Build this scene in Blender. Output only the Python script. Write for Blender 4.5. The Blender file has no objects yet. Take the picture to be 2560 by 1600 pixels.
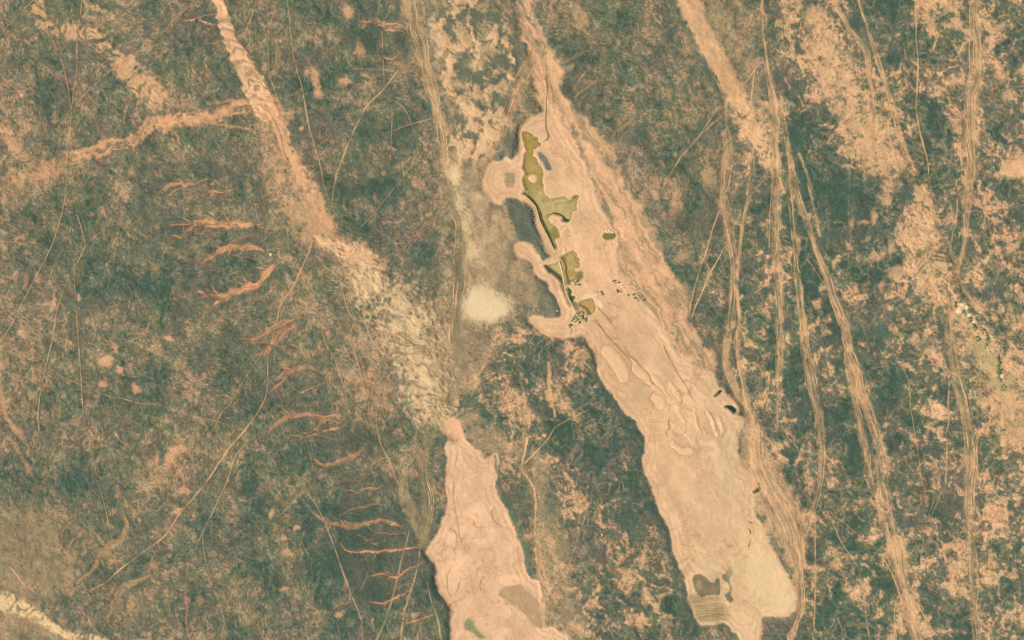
import bpy, bmesh, math, time
import numpy as np

# ------------------------------------------------------------------ camera, sky, sun, exposure
scene = bpy.context.scene
R = math.radians
ALT = 5200.0                                   # the photograph looks straight down from the air, 1 unit = 1 m
cam_d = bpy.data.cameras.new("camera")
cam_d.sensor_width = 36.0
cam_d.lens = 36.0 * ALT / 2560.0
cam_d.clip_start = 10.0
cam_d.clip_end = 80000.0
cam = bpy.data.objects.new("camera", cam_d)
cam.location = (0, 0, ALT)
cam.rotation_euler = (0, 0, 0)
scene.collection.objects.link(cam)
scene.camera = cam

SUN_EL, SUN_AZ = 43.0, 248.0                   # degrees; azimuth clockwise from the top of the picture (north)
world = bpy.data.worlds.new("World")
scene.world = world
world.use_nodes = True
wt = world.node_tree
bg = wt.nodes["Background"]
sky = wt.nodes.new("ShaderNodeTexSky")
sky.sky_type = 'NISHITA'
sky.sun_disc = False
sky.sun_elevation = R(SUN_EL)
sky.sun_rotation = R(SUN_AZ)
sky.altitude = 1000
wt.links.new(sky.outputs[0], bg.inputs[0])
bg.inputs[1].default_value = 0.08

sun_d = bpy.data.lights.new("sun", 'SUN')
sun_d.energy = 4.0
sun_d.angle = R(0.55)
sun_d.color = (1.0, 0.955, 0.89)
sun = bpy.data.objects.new("sun", sun_d)
sun.rotation_euler = (R(90 - SUN_EL), 0, R(180 - SUN_AZ))
sun.location = (0, 0, 900)
scene.collection.objects.link(sun)

scene.view_settings.view_transform = 'Standard'
scene.view_settings.look = 'None'
scene.view_settings.exposure = 0.78
scene.view_settings.gamma = 1.0
scene.view_settings.use_curve_mapping = False

# what a horizontal white sheet shows under this light (linear); base colour = colour seen / LIT
LIT = np.array([1.62, 1.71, 1.78], np.float32)

def S(r, g, b):
    c = np.array([r, g, b], np.float32) / 255.0
    lin = np.where(c <= 0.04045, c / 12.92, ((c + 0.055) / 1.055) ** 2.4)
    return (lin / LIT).astype(np.float32)

# ------------------------------------------------------------------ noise
_LAT = {}
def _lat(seed):
    if seed not in _LAT:
        _LAT[seed] = np.random.RandomState(seed).uniform(-1, 1, (256, 256)).astype(np.float32)
    return _LAT[seed]

def vnoise(x, y, seed):
    T = _lat(seed)
    xf = np.floor(x); yf = np.floor(y)
    xi = xf.astype(np.int32) & 255; yi = yf.astype(np.int32) & 255
    u = (x - xf).astype(np.float32); v = (y - yf).astype(np.float32)
    u = u * u * u * (u * (u * 6 - 15) + 10); v = v * v * v * (v * (v * 6 - 15) + 10)
    x1 = (xi + 1) & 255; y1 = (yi + 1) & 255
    a = T[yi, xi]; b = T[yi, x1]; c = T[y1, xi]; d = T[y1, x1]
    ab = a + (b - a) * u
    return ab + (c + (d - c) * u - ab) * v

def fbm(x, y, scale, octv, seed, gain=0.55, lac=2.03):
    amp, tot, out = 1.0, 0.0, 0.0
    f = 1.0 / scale
    for k in range(octv):
        ca, sa = math.cos(0.6 * k + seed), math.sin(0.6 * k + seed)
        out = out + amp * vnoise((x * ca - y * sa) * f + 17.3 * k, (x * sa + y * ca) * f + 5.1 * k, seed + k)
        tot += amp; amp *= gain; f *= lac
    return out / tot * 1.6

def worley(x, y, cell, seed):
    rs = np.random.RandomState(seed)
    jx = rs.uniform(0.05, 0.95, (256, 256)).astype(np.float32)
    jy = rs.uniform(0.05, 0.95, (256, 256)).astype(np.float32)
    rv = rs.uniform(0, 1, (256, 256)).astype(np.float32)
    gx = x / cell; gy = y / cell
    ix = np.floor(gx).astype(np.int32); iy = np.floor(gy).astype(np.int32)
    best = np.full(x.shape, 9.0, np.float32); rid = np.zeros(x.shape, np.float32)
    for dy in (-1, 0, 1):
        for dx in (-1, 0, 1):
            cx = (ix + dx) & 255; cy = (iy + dy) & 255
            px = ix + dx + jx[cy, cx]; py = iy + dy + jy[cy, cx]
            d = (px - gx) ** 2 + (py - gy) ** 2
            m = d < best
            best = np.where(m, d, best); rid = np.where(m, rv[cy, cx], rid)
    return np.sqrt(best), rid

def sm(a, b, x):
    t = np.clip((x - a) / (b - a), 0, 1)
    return t * t * (3 - 2 * t)

def mix(a, b, t):
    return a + (b - a) * t[..., None]

# ------------------------------------------------------------------ curves and outlines (plan coordinates: x east, y south, metres)
def P(s, n=3):
    out = []
    for tok in s.split():
        v = [float(q) for q in tok.split(",")]
        while len(v) < n:
            v.append(out[-1][len(v)] if out and len(out[-1]) > len(v) else 1.5)
        out.append(v)
    return np.array(out, np.float64)

def catmull(p, stepm=6.0, closed=False):
    n = len(p)
    if n < 3 and not closed:
        L = np.linalg.norm(p[1, :2] - p[0, :2]); k = max(2, int(L / stepm))
        t = np.linspace(0, 1, k + 1)[:, None]
        return p[0] + (p[1] - p[0]) * t
    q = np.vstack([p[-1:], p, p[:2]]) if closed else np.vstack([2 * p[0] - p[1], p, 2 * p[-1] - p[-2]])
    if not closed:
        q[0, 2:] = p[0, 2:]; q[-1, 2:] = p[-1, 2:]
    out = []
    for i in range(1, len(q) - 2):
        p0, p1, p2, p3 = q[i - 1], q[i], q[i + 1], q[i + 2]
        L = np.linalg.norm(p2[:2] - p1[:2]); k = max(1, int(round(L / stepm)))
        for t in np.arange(k) / k:
            v = 0.5 * (2 * p1 + (p2 - p0) * t + (2 * p0 - 5 * p1 + 4 * p2 - p3) * t * t + (3 * p1 - p0 - 3 * p2 + p3) * t ** 3)
            if len(v) > 2:
                v[2:] = p1[2:] + (p2[2:] - p1[2:]) * t
            out.append(v)
    if not closed:
        out.append(p[-1])
    return np.array(out)

def wobble(p, amp, scale, seed):
    """side-to-side wander for a resampled curve"""
    d = np.gradient(p[:, :2], axis=0); L = np.linalg.norm(d, axis=1) + 1e-6
    nrm = np.stack([-d[:, 1] / L, d[:, 0] / L], 1)
    s = np.concatenate([[0], np.cumsum(np.linalg.norm(np.diff(p[:, :2], axis=0), axis=1))])
    w = fbm(s, s * 0 + seed * 7.7, scale, 3, 300 + seed % 50)
    q = p.copy(); q[:, :2] += nrm * (w * amp)[:, None]
    return q

# ------------------------------------------------------------------ the sheet of land, sampled every 2.1 m
STEP = 2.1
GX0, GX1, GY0, GY1 = -90.0, 2650.0, -90.0, 1690.0
NX = int((GX1 - GX0) / STEP) + 1
NY = int((GY1 - GY0) / STEP) + 1
gx = (GX0 + STEP * np.arange(NX)).astype(np.float32)
gy = (GY0 + STEP * np.arange(NY)).astype(np.float32)
X, Y = np.meshgrid(gx, gy)

def window(x0, x1, y0, y1):
    i0 = max(0, int((x0 - GX0) / STEP)); i1 = min(NX, int((x1 - GX0) / STEP) + 2)
    j0 = max(0, int((y0 - GY0) / STEP)); j1 = min(NY, int((y1 - GY0) / STEP) + 2)
    return slice(j0, j1), slice(i0, i1)

def poly_sd(p, x, y):
    """signed distance to a closed outline, negative inside"""
    best = np.full(x.shape, 1e9, np.float32); ins = np.zeros(x.shape, bool)
    n = len(p)
    for i in range(n):
        ax, ay = p[i, 0], p[i, 1]; bx, by = p[(i + 1) % n, 0], p[(i + 1) % n, 1]
        dx, dy = bx - ax, by - ay
        t = np.clip(((x - ax) * dx + (y - ay) * dy) / (dx * dx + dy * dy + 1e-9), 0, 1)
        d = (x - ax - t * dx) ** 2 + (y - ay - t * dy) ** 2
        best = np.minimum(best, d)
        if dy != 0:
            c = ((ay > y) != (by > y)) & (x < (y - ay) * dx / dy + ax)
            ins ^= c
    best = np.sqrt(best)
    return np.where(ins, -best, best)

WX = fbm(X, Y, 26, 3, 11); WY = fbm(X, Y, 26, 3, 23)
WX2 = fbm(X, Y, 7, 2, 31); WY2 = fbm(X, Y, 7, 2, 37)

def poly_field(p, warp=3.0, pad=40, fine=1.2):
    sj, si = window(p[:, 0].min() - pad, p[:, 0].max() + pad, p[:, 1].min() - pad, p[:, 1].max() + pad)
    x = X[sj, si] + WX[sj, si] * warp + WX2[sj, si] * fine
    y = Y[sj, si] + WY[sj, si] * warp + WY2[sj, si] * fine
    return sj, si, poly_sd(p, x, y)

def strip_field(p, warp=3.0, reach=2.2, fine=1.0):
    """p: resampled (x, y, half width). Gives d/hw, distance along, signed distance across."""
    hwm = p[:, 2].max(); pad = hwm * reach + 8 + warp * 1.5
    sj, si = window(p[:, 0].min() - pad, p[:, 0].max() + pad, p[:, 1].min() - pad, p[:, 1].max() + pad)
    x = X[sj, si] + WX[sj, si] * warp + WX2[sj, si] * fine
    y = Y[sj, si] + WY[sj, si] * warp + WY2[sj, si] * fine
    j0, i0 = sj.start, si.start
    DN = np.full(x.shape, 9.0, np.float32); SS = np.zeros(x.shape, np.float32); TT = np.full(x.shape, 999.0, np.float32)
    s0 = 0.0
    for k in range(len(p) - 1):
        ax, ay, ah = p[k]; bx, by, bh = p[k + 1]
        dx, dy = bx - ax, by - ay; L2 = dx * dx + dy * dy + 1e-9; L = math.sqrt(L2)
        pd = max(ah, bh) * reach + 8 + warp * 1.5
        a0 = max(0, int((min(ax, bx) - pd - GX0) / STEP) - i0); a1 = int((max(ax, bx) + pd - GX0) / STEP) + 2 - i0
        b0 = max(0, int((min(ay, by) - pd - GY0) / STEP) - j0); b1 = int((max(ay, by) + pd - GY0) / STEP) + 2 - j0
        if a1 <= a0 or b1 <= b0:
            s0 += L; continue
        w = (slice(b0, b1), slice(a0, a1))
        xx = x[w]; yy = y[w]
        if xx.size == 0:
            s0 += L; continue
        t = np.clip(((xx - ax) * dx + (yy - ay) * dy) / L2, 0, 1)
        ex = xx - ax - t * dx; ey = yy - ay - t * dy
        d = np.sqrt(ex * ex + ey * ey)
        dn = d / (ah + (bh - ah) * t + 1e-3)
        m = dn < DN[w]
        sg = np.where(dx * ey - dy * ex > 0, d, -d)
        DN[w] = np.where(m, dn, DN[w]); SS[w] = np.where(m, s0 + t * L, SS[w]); TT[w] = np.where(m, sg, TT[w])
        s0 += L
    return sj, si, DN, SS, TT
# ------------------------------------------------------------------ bare plain: scrub, gravel and blown sand
c_deep = S(74, 95, 79); c_dark = S(91, 106, 86); c_mid = S(119, 118, 92); c_brn = S(146, 131, 102)
c_tan = S(204, 164, 120); c_pink = S(216, 170, 124); c_sand = S(232, 186, 136); c_olive = S(150, 140, 102)

# how open the ground is: + more bare sand, - denser scrub  (x, y, rx, ry, amount)
OPEN = """190,110,150,90,.28 330,210,130,90,.22 60,360,90,70,.3 90,430,110,40,.35 640,470,90,160,.22 700,560,90,120,.2
560,450,80,60,-.12 520,620,160,120,-.22 300,560,200,120,-.1 250,760,260,160,-.05 300,900,220,130,.1 420,1110,90,90,.22 250,1180,140,70,-.25
150,1240,90,60,-.2 40,1130,80,110,.18 100,1400,120,120,.2 60,1560,160,70,.35 300,1500,90,90,.1 380,1430,120,80,-.12
920,110,150,90,-.25 950,60,60,40,-.15 880,60,60,40,.1 900,230,140,90,.03 1000,320,130,100,-.28 930,450,160,90,-.28 960,560,160,110,-.2
1060,640,60,60,-.25 860,850,120,90,-.05 900,950,120,90,.12 980,900,90,70,.2 780,990,110,50,-.2 830,1120,140,90,-.3 930,1300,160,120,-.42
900,1440,170,120,-.38 960,1560,150,80,-.35 700,1300,130,120,-.15 720,1480,130,120,.12 620,1560,150,80,-.1 1060,1500,60,90,-.35 560,1350,120,90,.0
1190,250,110,200,.55 1180,60,90,80,.3 1260,60,60,90,.0 1240,55,70,40,-.25 1200,600,70,170,.5 1140,870,90,90,.42 1230,700,60,60,.5 1100,950,60,60,.4
1080,1130,50,120,.2 1180,980,60,60,.02 1200,870,70,40,-.15 1010,1190,70,90,.25 1030,1150,80,60,.15
1340,40,60,60,.0 1450,60,90,60,.18 1420,170,60,80,-.2 1470,270,80,80,-.3 1560,130,90,100,.12 1560,220,110,60,.18 1680,120,40,120,-.25
1660,260,110,90,-.25 1600,330,80,50,-.35 1560,360,60,40,.05 1700,420,110,90,-.12 1640,480,60,60,.0 1720,560,90,120,.08 1700,650,60,70,.12
1760,700,70,70,.05 1870,90,80,90,.22 1880,160,50,50,-.2 1870,450,50,60,.12 1870,650,40,80,-.18 1790,560,30,90,-.15 1760,470,60,60,-.1
1980,50,90,70,.35 2000,120,60,50,.2 2080,140,80,60,.45 2130,250,110,90,.45 2190,380,90,90,.5 2140,60,40,50,-.35 2250,40,50,60,-.2 2240,130,80,80,-.15
2020,300,60,70,-.2 2010,370,60,40,-.3 2350,60,60,60,.1 2440,190,60,60,.35 2370,190,60,40,.25 2400,330,50,60,.15 2310,340,50,60,-.15 2530,200,50,90,.05
2480,330,60,90,-.1 2540,420,50,40,.5 2150,520,110,70,-.35 2110,620,110,90,-.2 2080,480,60,60,-.2 2300,600,70,130,.5 2220,680,60,70,-.05 2150,700,90,60,-.15
2260,760,60,60,.15 2470,480,60,50,.3 2480,620,60,80,.1 2500,770,70,50,.35 2480,720,40,40,-.3 2540,640,40,60,.1 2080,780,60,60,-.1
1990,850,60,60,-.15 2060,860,60,60,-.2 2180,880,60,80,-.25 2250,830,90,60,.2 2320,860,70,60,.35 2330,800,60,50,-.1 2450,880,110,100,.4 2520,1000,80,110,.4
2350,1020,60,60,.15 2300,1100,60,60,.1 2230,1000,60,80,-.2 2240,1110,60,60,-.3 2090,960,60,90,-.2 2100,1100,60,80,-.2 2000,1080,70,90,-.35 2000,930,50,60,-.2
2480,1130,90,90,.1 2540,1180,60,90,.3 2000,1240,50,70,.15 2120,1250,90,80,-.2 2150,1400,90,70,.05 2080,1420,70,70,.15 2330,1300,90,80,-.1 2330,1410,90,70,.3 2500,1300,80,110,.25
2400,1480,110,80,.25 2520,1430,70,90,.1 2180,1480,90,90,.1 2100,1560,110,60,-.12 2380,1570,80,50,-.15 2520,1560,80,60,.2
1420,900,110,60,.0 1450,1000,110,90,-.12 1350,1000,60,90,.05 1500,1120,120,100,-.25 1380,1150,60,60,.05 1450,1220,110,60,.02 1400,1330,80,80,.12 1560,1240,60,80,-.15
1600,1330,80,80,-.12 1500,1420,110,90,-.08 1420,1440,60,90,.15 1620,1440,80,70,.05 1540,1560,110,60,.05 1680,1540,60,90,-.15 1420,1560,60,60,.05"""

PATCHY_MID = P("1330,800 1460,845 1490,930 1560,1040 1610,1120 1620,1200 1660,1310 1700,1430 1740,1560 1760,1760 1420,1760 1330,1460 1290,1280 1240,1130 1180,1040 1170,930 1240,820", 2)

def patchy_weight(x, y):
    edge = np.interp(y, [0, 400, 700, 900, 1200, 1600], [1890, 1850, 1770, 1790, 1930, 1990]).astype(np.float32)
    w = sm(-50, 60, x - edge + fbm(x, y, 120, 2, 71) * 40)
    mid = sm(25, -35, poly_sd(PATCHY_MID, x, y) + fbm(x, y, 60, 2, 73) * 15)
    return np.clip(np.maximum(w, mid), 0, 1)

def lic(src, ang, n):
    """smear a field along a direction field: the brushed look of wind-combed scrub; only on the regular grid"""
    ny, nx = src.shape
    jj, ii = np.mgrid[0:ny, 0:nx].astype(np.float32)
    out = src.copy(); wsum = 1.0
    for sg in (1, -1):
        pi, pj = ii.copy(), jj.copy()
        for k in range(n):
            qi = np.clip(pi, 0, nx - 1).astype(np.int32); qj = np.clip(pj, 0, ny - 1).astype(np.int32)
            a = ang[qj, qi]
            pi += sg * np.cos(a); pj += sg * np.sin(a)
            qi = np.clip(np.rint(pi), 0, nx - 1).astype(np.int32); qj = np.clip(np.rint(pj), 0, ny - 1).astype(np.int32)
            w = 1 - (k + .5) / n
            out = out + src[qj, qi] * w
            if sg == 1:
                wsum += 2 * w
    out = out / wsum
    return out / (out.std() + 1e-6)

def base_land(x, y, grain=True):
    op = np.zeros(x.shape, np.float32)
    for tok in OPEN.split():
        a, b, rx, ry, am = [float(q) for q in tok.split(",")]
        op += am * np.exp(-(((x - a) / rx) ** 2 + ((y - b) / ry) ** 2))
    wp = patchy_weight(x, y)
    wx = fbm(x, y, 40, 3, 41) * 14; wy = fbm(x, y, 40, 3, 43) * 14
    big = fbm(x, y, 230, 3, 51)
    med = fbm(x + wx, y + wy, 58, 4, 53)
    # brushed streaks, leaning a little to the north-east, as the wind lays them
    ca, sa = math.cos(0.35), math.sin(0.35)
    u = (x * ca - y * sa); v = (x * sa + y * ca)
    reg = x.shape == X.shape
    fine = fbm(u + wx * .6, v * 0.7 + wy * .6, 12, 4, 57, gain=.68)
    tuft = fbm(u * 1.1, v * 0.7, 5.0, 2, 61, gain=.8)
    if reg:
        rs0 = np.random.RandomState(9)
        ang = 1.15 + fbm(x, y, 190, 3, 63) * 1.5 + fbm(x, y, 45, 2, 64) * .7
        wh = rs0.normal(0, 1, x.shape).astype(np.float32)
        strk = lic(wh, ang, 2)                                            # short tufts
        brush = lic(fbm(x, y, 6.5, 2, 65) + .4 * lic(wh[::-1], ang, 2), ang + .4, 4)      # longer brush marks
        strk = np.clip(strk, -2.5, 2.5) * .42; brush = np.clip(brush, -2.5, 2.5) * .45
    else:
        strk = tuft; brush = fine
    fine = np.where(wp > .5, .95 * fine + .22 * brush, .90 * fine + .22 * brush); tuft = strk * (1 - .35 * wp) + .35 * wp * fbm(x, y, 5, 2, 67)
    # left: soft mottling, curling pale threads, a few bright bare spots
    f3, r3 = worley(x + wx * 1.2 + 31, y + wy * 1.2 + 7, 21, 97)
    a = 0.28 * big + 0.48 * med + 0.46 * fine + (f3 - .45) * (.35 + .45 * r3) + 0.30 * tuft + op * 1.05
    gr = fbm(x - wy, y + wx, 85, 4, 66); brw = sm(-.05, .65, gr)
    col = mix(np.broadcast_to(c_deep, x.shape + (3,)), np.broadcast_to(c_dark, x.shape + (3,)), sm(-.85, -.30, a))
    col = mix(col, c_mid, sm(-.55, .0, a) * .9)
    col = mix(col, S(124, 113, 94), brw * .5)
    col = mix(col, c_brn, sm(-.02, .42, a) * .75)
    col = mix(col, c_tan, sm(.30, .78, a + tuft * .2) * .50)
    # threads: where the wind has cleared thin curling lines between the shrubs
    tw = fbm(x, y, 70, 2, 68) * 26
    th = 1 - np.abs(fbm(x + wy * 1.5 + tw, y * .8 - wx * 1.5 + tw, 24, 3, 69))
    thm = sm(.86, .985, th) * sm(-.35, .35, med + .6 * fine + op)
    col = mix(col, S(190, 156, 115), thm * .55)
    f1, rid = worley(x + wx * .9, y * .85 + wy * .9, 27, 81)
    spot = sm(.34, .06, f1 + fine * .22 + tuft * .08) * (rid < .22) * sm(-.5, .1, big + fbm(x, y, 120, 2, 83) * .7)
    col = mix(col, c_pink, spot * .45)
    # right and middle: rounded scrub clumps with bare sand between
    f2, r2 = worley(x + wx * 1.7, y + wy * 1.7, 46, 91)
    b = 0.46 * med + 0.26 * fine + (f2 - .47) * (.75 + .8 * r2) + (f3 - .45) * (.55 + .5 * r3) + .20 * tuft + op * .95 - .16
    ring = np.exp(-((f2 - .30) / .07) ** 2) * (r2 > .55)
    col2 = mix(np.broadcast_to(c_deep, x.shape + (3,)), np.broadcast_to(c_dark, x.shape + (3,)), sm(-.75, -.25, b))
    col2 = mix(col2, c_mid, sm(-.50, .0, b) * .85)
    col2 = mix(col2, S(122, 115, 96), brw * .55)
    col2 = mix(col2, c_brn, sm(-.10, .12, b) * .7)
    col2 = mix(col2, c_tan, sm(.04, .24, b + tuft * .2) * .78)
    col2 = mix(col2, c_sand, sm(.22, .56, b + tuft * .36) * .62)
    col2 = mix(col2, S(176, 154, 114), ring * .5)
    col2 = mix(col2, c_tan, thm * .65)
    dth = sm(.90, .985, 1 - np.abs(fbm(x - wy * 1.3, y + wx * 1.3, 30, 3, 72)))
    col2 = mix(col2, c_dark, dth * .65)
    col = mix(col, col2, wp)
    bare = np.where(wp > .5, sm(.05, .35, b), sm(.2, .7, a) * .8)
    if grain:
        hue = fbm(x, y, 8, 2, 101); h2 = fbm(x + wx, y + wy, 55, 3, 103); h3 = fbm(x - wx, y - wy, 70, 3, 105)
        g = np.stack([1 + .09 * hue + .03 * h2 - .012 * h3, 1 - .03 * hue - .012 * h2 + .015 * h3, 1 - .05 * hue + .0 * h2 - .04 * h3], -1)
        rs = tuft * 1.2 + fine * .3 + np.random.RandomState(5).normal(0, .62, x.shape).astype(np.float32)
        lum = 1 + .17 * rs * (1 - .45 * bare) + .05 * fbm(x, y, 4.2, 1, 107)
        sp, rr = worley(x, y, 9.0, 109)
        lum = lum + .55 * sm(.30, .10, sp) * (rr > .90) - .22 * sm(.34, .12, sp) * (rr < .12)
        col = col * g * lum[..., None]
    return col.astype(np.float32), bare, op

def base_height(x, y):
    return (fbm(x, y, 420, 2, 201) * 6 + fbm(x, y, 80, 3, 203) * 2.6 + fbm(x, y, 16, 2, 207) * .55 + fbm(x, y, 5.5, 1, 211) * .15).astype(np.float32)

_t0 = time.time()
C, BARE, OPN = base_land(X, Y)
H = base_height(X, Y)
ROUGHH = fbm(X, Y, 6, 2, 221)
LAB = np.zeros(X.shape, np.int32)
AREAS = [None]                      # label index -> (name, text, category)
COVER = np.zeros(X.shape, np.float32)      # where shrubs cannot stand

def paint(sj, si, m, colour):
    C[sj, si] = mix(C[sj, si], colour, m)

def claim(sj, si, m, name, text, cat, thr=.5):
    AREAS.append((name, text, cat))
    k = len(AREAS) - 1
    LAB[sj, si] = np.where(m > thr, k, LAB[sj, si])
    return k

STRANDS = []     # (parent area index, curve, half width, colours, count, seed)

def area_strip(name, text, cat, mode, colour, alpha, warp, pts, lift=0.0, seed=1, soft=.35, strands=0, own=True, thr=.5, amt=.75):
    p = catmull(P(pts), 8.0)
    sj, si, dn, s, t = strip_field(p, warp)
    x, y = X[sj, si], Y[sj, si]
    n = fbm(x, y, 9, 2, 400 + seed % 40)
    m0 = sm(1 + soft, 1 - soft, dn + n * soft * .7)
    colour = np.array(colour, np.float32)
    tone = fbm(x, y, 30, 3, 410 + seed % 30)
    colf = np.broadcast_to(colour, x.shape + (3,)) * (1 + .07 * tone)[..., None]
    if mode == 'streak':
        st = fbm(s / 45.0, t + WX[sj, si] * 2.5, 5.0, 3, 420 + seed % 30) + .45 * fbm(s / 14.0, t, 2.4, 2, 440 + seed % 30) + .45 * tone
        dk = sm(.0, .7, st) * .6
        colf = mix(colf, c_olive, dk)
        m = m0 * (.28 + .72 * sm(.58, -.18, st + .35 * n + .5 * sm(.6, 1.0, dn)))
        H[sj, si] -= m0 * (.5 + .25 * st)
    elif mode == 'ripple':
        ww = fbm(x, y, 34, 2, 450 + seed % 20)
        rp = fbm((s + ww * 20 + t * .5) / 1.0, t / 9.0, 7.5, 3, 460 + seed % 20) + .22 * n + .35 * ww
        keep = 1 - amt * sm(.0, .62, rp)
        m = m0 * keep
        H[sj, si] += m0 * (lift - 1.25 * rp)
        colf = mix(colf, c_olive, sm(.0, .5, rp) * .3)
    elif mode == 'speckle':
        g = fbm(x, y, 5, 2, 470 + seed % 20) + .8 * fbm(x, y, 22, 3, 480 + seed % 20)
        m = m0 * (sm(.75, -.35, g) * .75 + .2)
        H[sj, si] += m0 * lift
    else:
        m = m0 * (.9 + .1 * n)
        H[sj, si] += m0 * lift
    if lift and mode == 'plain':
        pass
    if mode == 'streak' and name == 'dirt_track':
        m = m * (.52 + .48 * sm(-.35, .25, fbm(x, y, 26, 3, 490 + seed % 9) + .4 * n))
    paint(sj, si, np.clip(m * alpha, 0, 1), colf)
    COVER[sj, si] = np.maximum(COVER[sj, si], m * alpha)
    k = 0
    if own:
        k = claim(sj, si, m0, name, text, cat, thr)
    if strands:
        STRANDS.append((k, p, strands, seed, colour))
    return k

def area_poly(name, text, cat, colour, alpha, warp, pts, soft=4.0, depth=None, seed=1, own=True, tex=.06, flat=.9, fine=1.2, grainy=0.0):
    p = catmull(P(pts, 2), 7.0, closed=True)
    sj, si, sd = poly_field(p, warp, fine=fine)
    m = sm(soft, -soft, sd)
    x, y = X[sj, si], Y[sj, si]
    tone = fbm(x, y, 40, 3, 500 + seed % 40); f = fbm(x, y, 9, 2, 520 + seed % 40)
    colf = np.broadcast_to(np.array(colour, np.float32), x.shape + (3,)) * (1 + tex * tone + tex * .5 * f)[..., None]
    mm = m
    if grainy:
        mm = m * (1 - grainy * sm(-.2, .6, fbm(x, y, 5.5, 2, 540 + seed % 20) + .6 * tone))
    paint(sj, si, mm * alpha, colf)
    if depth is not None:
        mh = sm(16, -8, sd)
        H[sj, si] = H[sj, si] * (1 - mh * flat) + mh * flat * (depth + .05 * f + .30 * tone)
    COVER[sj, si] = np.maximum(COVER[sj, si], m * alpha)
    if own:
        claim(sj, si, m, name, text, cat)
    return sj, si, sd, m

def blob(pts, colour, alpha, warp=5.0, soft=.5):
    """bare or overgrown spots of ground: x,y,rx,ry[,degrees]"""
    for tok in pts.split():
        v = [float(q) for q in tok.split(",")]
        x0, y0, rx, ry = v[:4]; an = R(v[4]) if len(v) > 4 else 0
        r = max(rx, ry) * 2 + 10
        sj, si = window(x0 - r, x0 + r, y0 - r, y0 + r)
        x = X[sj, si] + WX[sj, si] * warp + WX2[sj, si] * 2 - x0; y = Y[sj, si] + WY[sj, si] * warp + WY2[sj, si] * 2 - y0
        u = x * math.cos(an) + y * math.sin(an); w = -x * math.sin(an) + y * math.cos(an)
        d = np.sqrt((u / rx) ** 2 + (w / ry) ** 2)
        m = sm(1 + soft, 1 - soft, d + .25 * WX2[sj, si])
        paint(sj, si, m * alpha, colour)
# ------------------------------------------------------------------ land surfaces, each a piece of the sheet
orange = S(228, 172, 124); sandc = S(236, 188, 140); pale = S(226, 196, 146); tanol = S(190, 160, 116); brown = S(168, 143, 106); pinkc = S(236, 190, 146); red = S(214, 152, 108)
trail = S(222, 179, 129); haze = S(172, 150, 112); oliv = S(146, 136, 98)

# hazy tan ground between the middle trail and the lake bed
area_poly("sand_plain", "hazy tan plain between the middle trail and the north lake bed", "plain", haze, .72, 10,
          "1105,400 1150,380 1215,400 1208,450 1240,515 1265,540 1300,610 1290,640 1330,690 1340,760 1290,770 1270,800 1180,815 1165,860 1150,960 1095,960 1110,850 1150,760 1150,640 1130,540 1112,450", soft=16, grainy=.35, seed=3)
sj, si, sd, m = area_poly("hill", "lumpy pale hills cut by dark gullies at top beside the middle trail", "hill", S(180, 154, 114), .3, 14,
          "1072,-100 1190,-100 1262,60 1318,130 1326,200 1290,280 1240,370 1188,405 1115,400 1098,280 1082,140", soft=16, seed=5)
area_poly("sand_plain", "brownish hazy flat filling the lower left corner", "plain", S(166, 144, 108), .6, 14,
          "-130,1500 0,1500 60,1530 130,1580 230,1600 260,1730 -130,1730", soft=26, seed=7, grainy=.45)
area_poly("sand_plain", "olive tan rippled rise at the lower left edge", "plain", S(172, 148, 108), .55, 12,
          "-130,1290 0,1270 60,1245 110,1270 140,1315 165,1365 186,1400 184,1432 172,1462 120,1495 60,1482 -130,1490", soft=22, grainy=.6, seed=9)

# worn, lumpy hills: pale crowns, scrub in the gullies between them
sj, si = window(1050, 1350, -90, 440)
x, y = X[sj, si], Y[sj, si]
inn = sm(26, -22, poly_sd(P("1070,-90 1200,-90 1262,40 1300,120 1322,190 1290,280 1240,370 1190,420 1112,420 1098,280 1085,140", 2), x, y) + WX[sj, si] * 14)
bx = fbm(x, y, 60, 3, 642) * 34; by = fbm(x, y, 60, 3, 644) * 34
f, rid = worley(x + bx + WX2[sj, si] * 5, (y + by) * .8 + WY2[sj, si] * 5, 40, 641)
rg = fbm(x + WX[sj, si] * 8, y, 20, 4, 645)
vv = f + .30 * rg + .25 * fbm(x, y, 70, 2, 649)
crown = sm(.50, .32, vv) * sm(.1, .4, rid)
paint(sj, si, inn * .40, S(160, 144, 110))
paint(sj, si, inn * crown * .85, S(228, 187, 138))
paint(sj, si, inn * sm(.50, .68, vv) * .85, S(100, 110, 90))
paint(sj, si, inn * sm(.90, .98, 1 - np.abs(fbm(x + bx, y + by, 34, 3, 651))) * .6, S(98, 108, 90))
H[sj, si] += inn * (2.6 * sm(.8, .1, vv) - .6 * rg)
COVER[sj, si] = np.maximum(COVER[sj, si], inn * crown)
sj, si = window(1090, 1350, 380, 1000)
x, y = X[sj, si], Y[sj, si]
inn = sm(30, -30, poly_sd(P("1110,420 1210,420 1260,540 1290,640 1330,720 1290,780 1160,960 1110,960", 2), x, y))
bz = fbm(x * 1.0 + WX[sj, si] * 14, y * .45, 18, 4, 645) + .6 * fbm(x, y, 50, 3, 647)
paint(sj, si, inn * sm(.1, .8, bz) * .6, S(128, 120, 94))
paint(sj, si, inn * sm(.1, .8, -bz) * .5, S(208, 178, 130))

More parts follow.
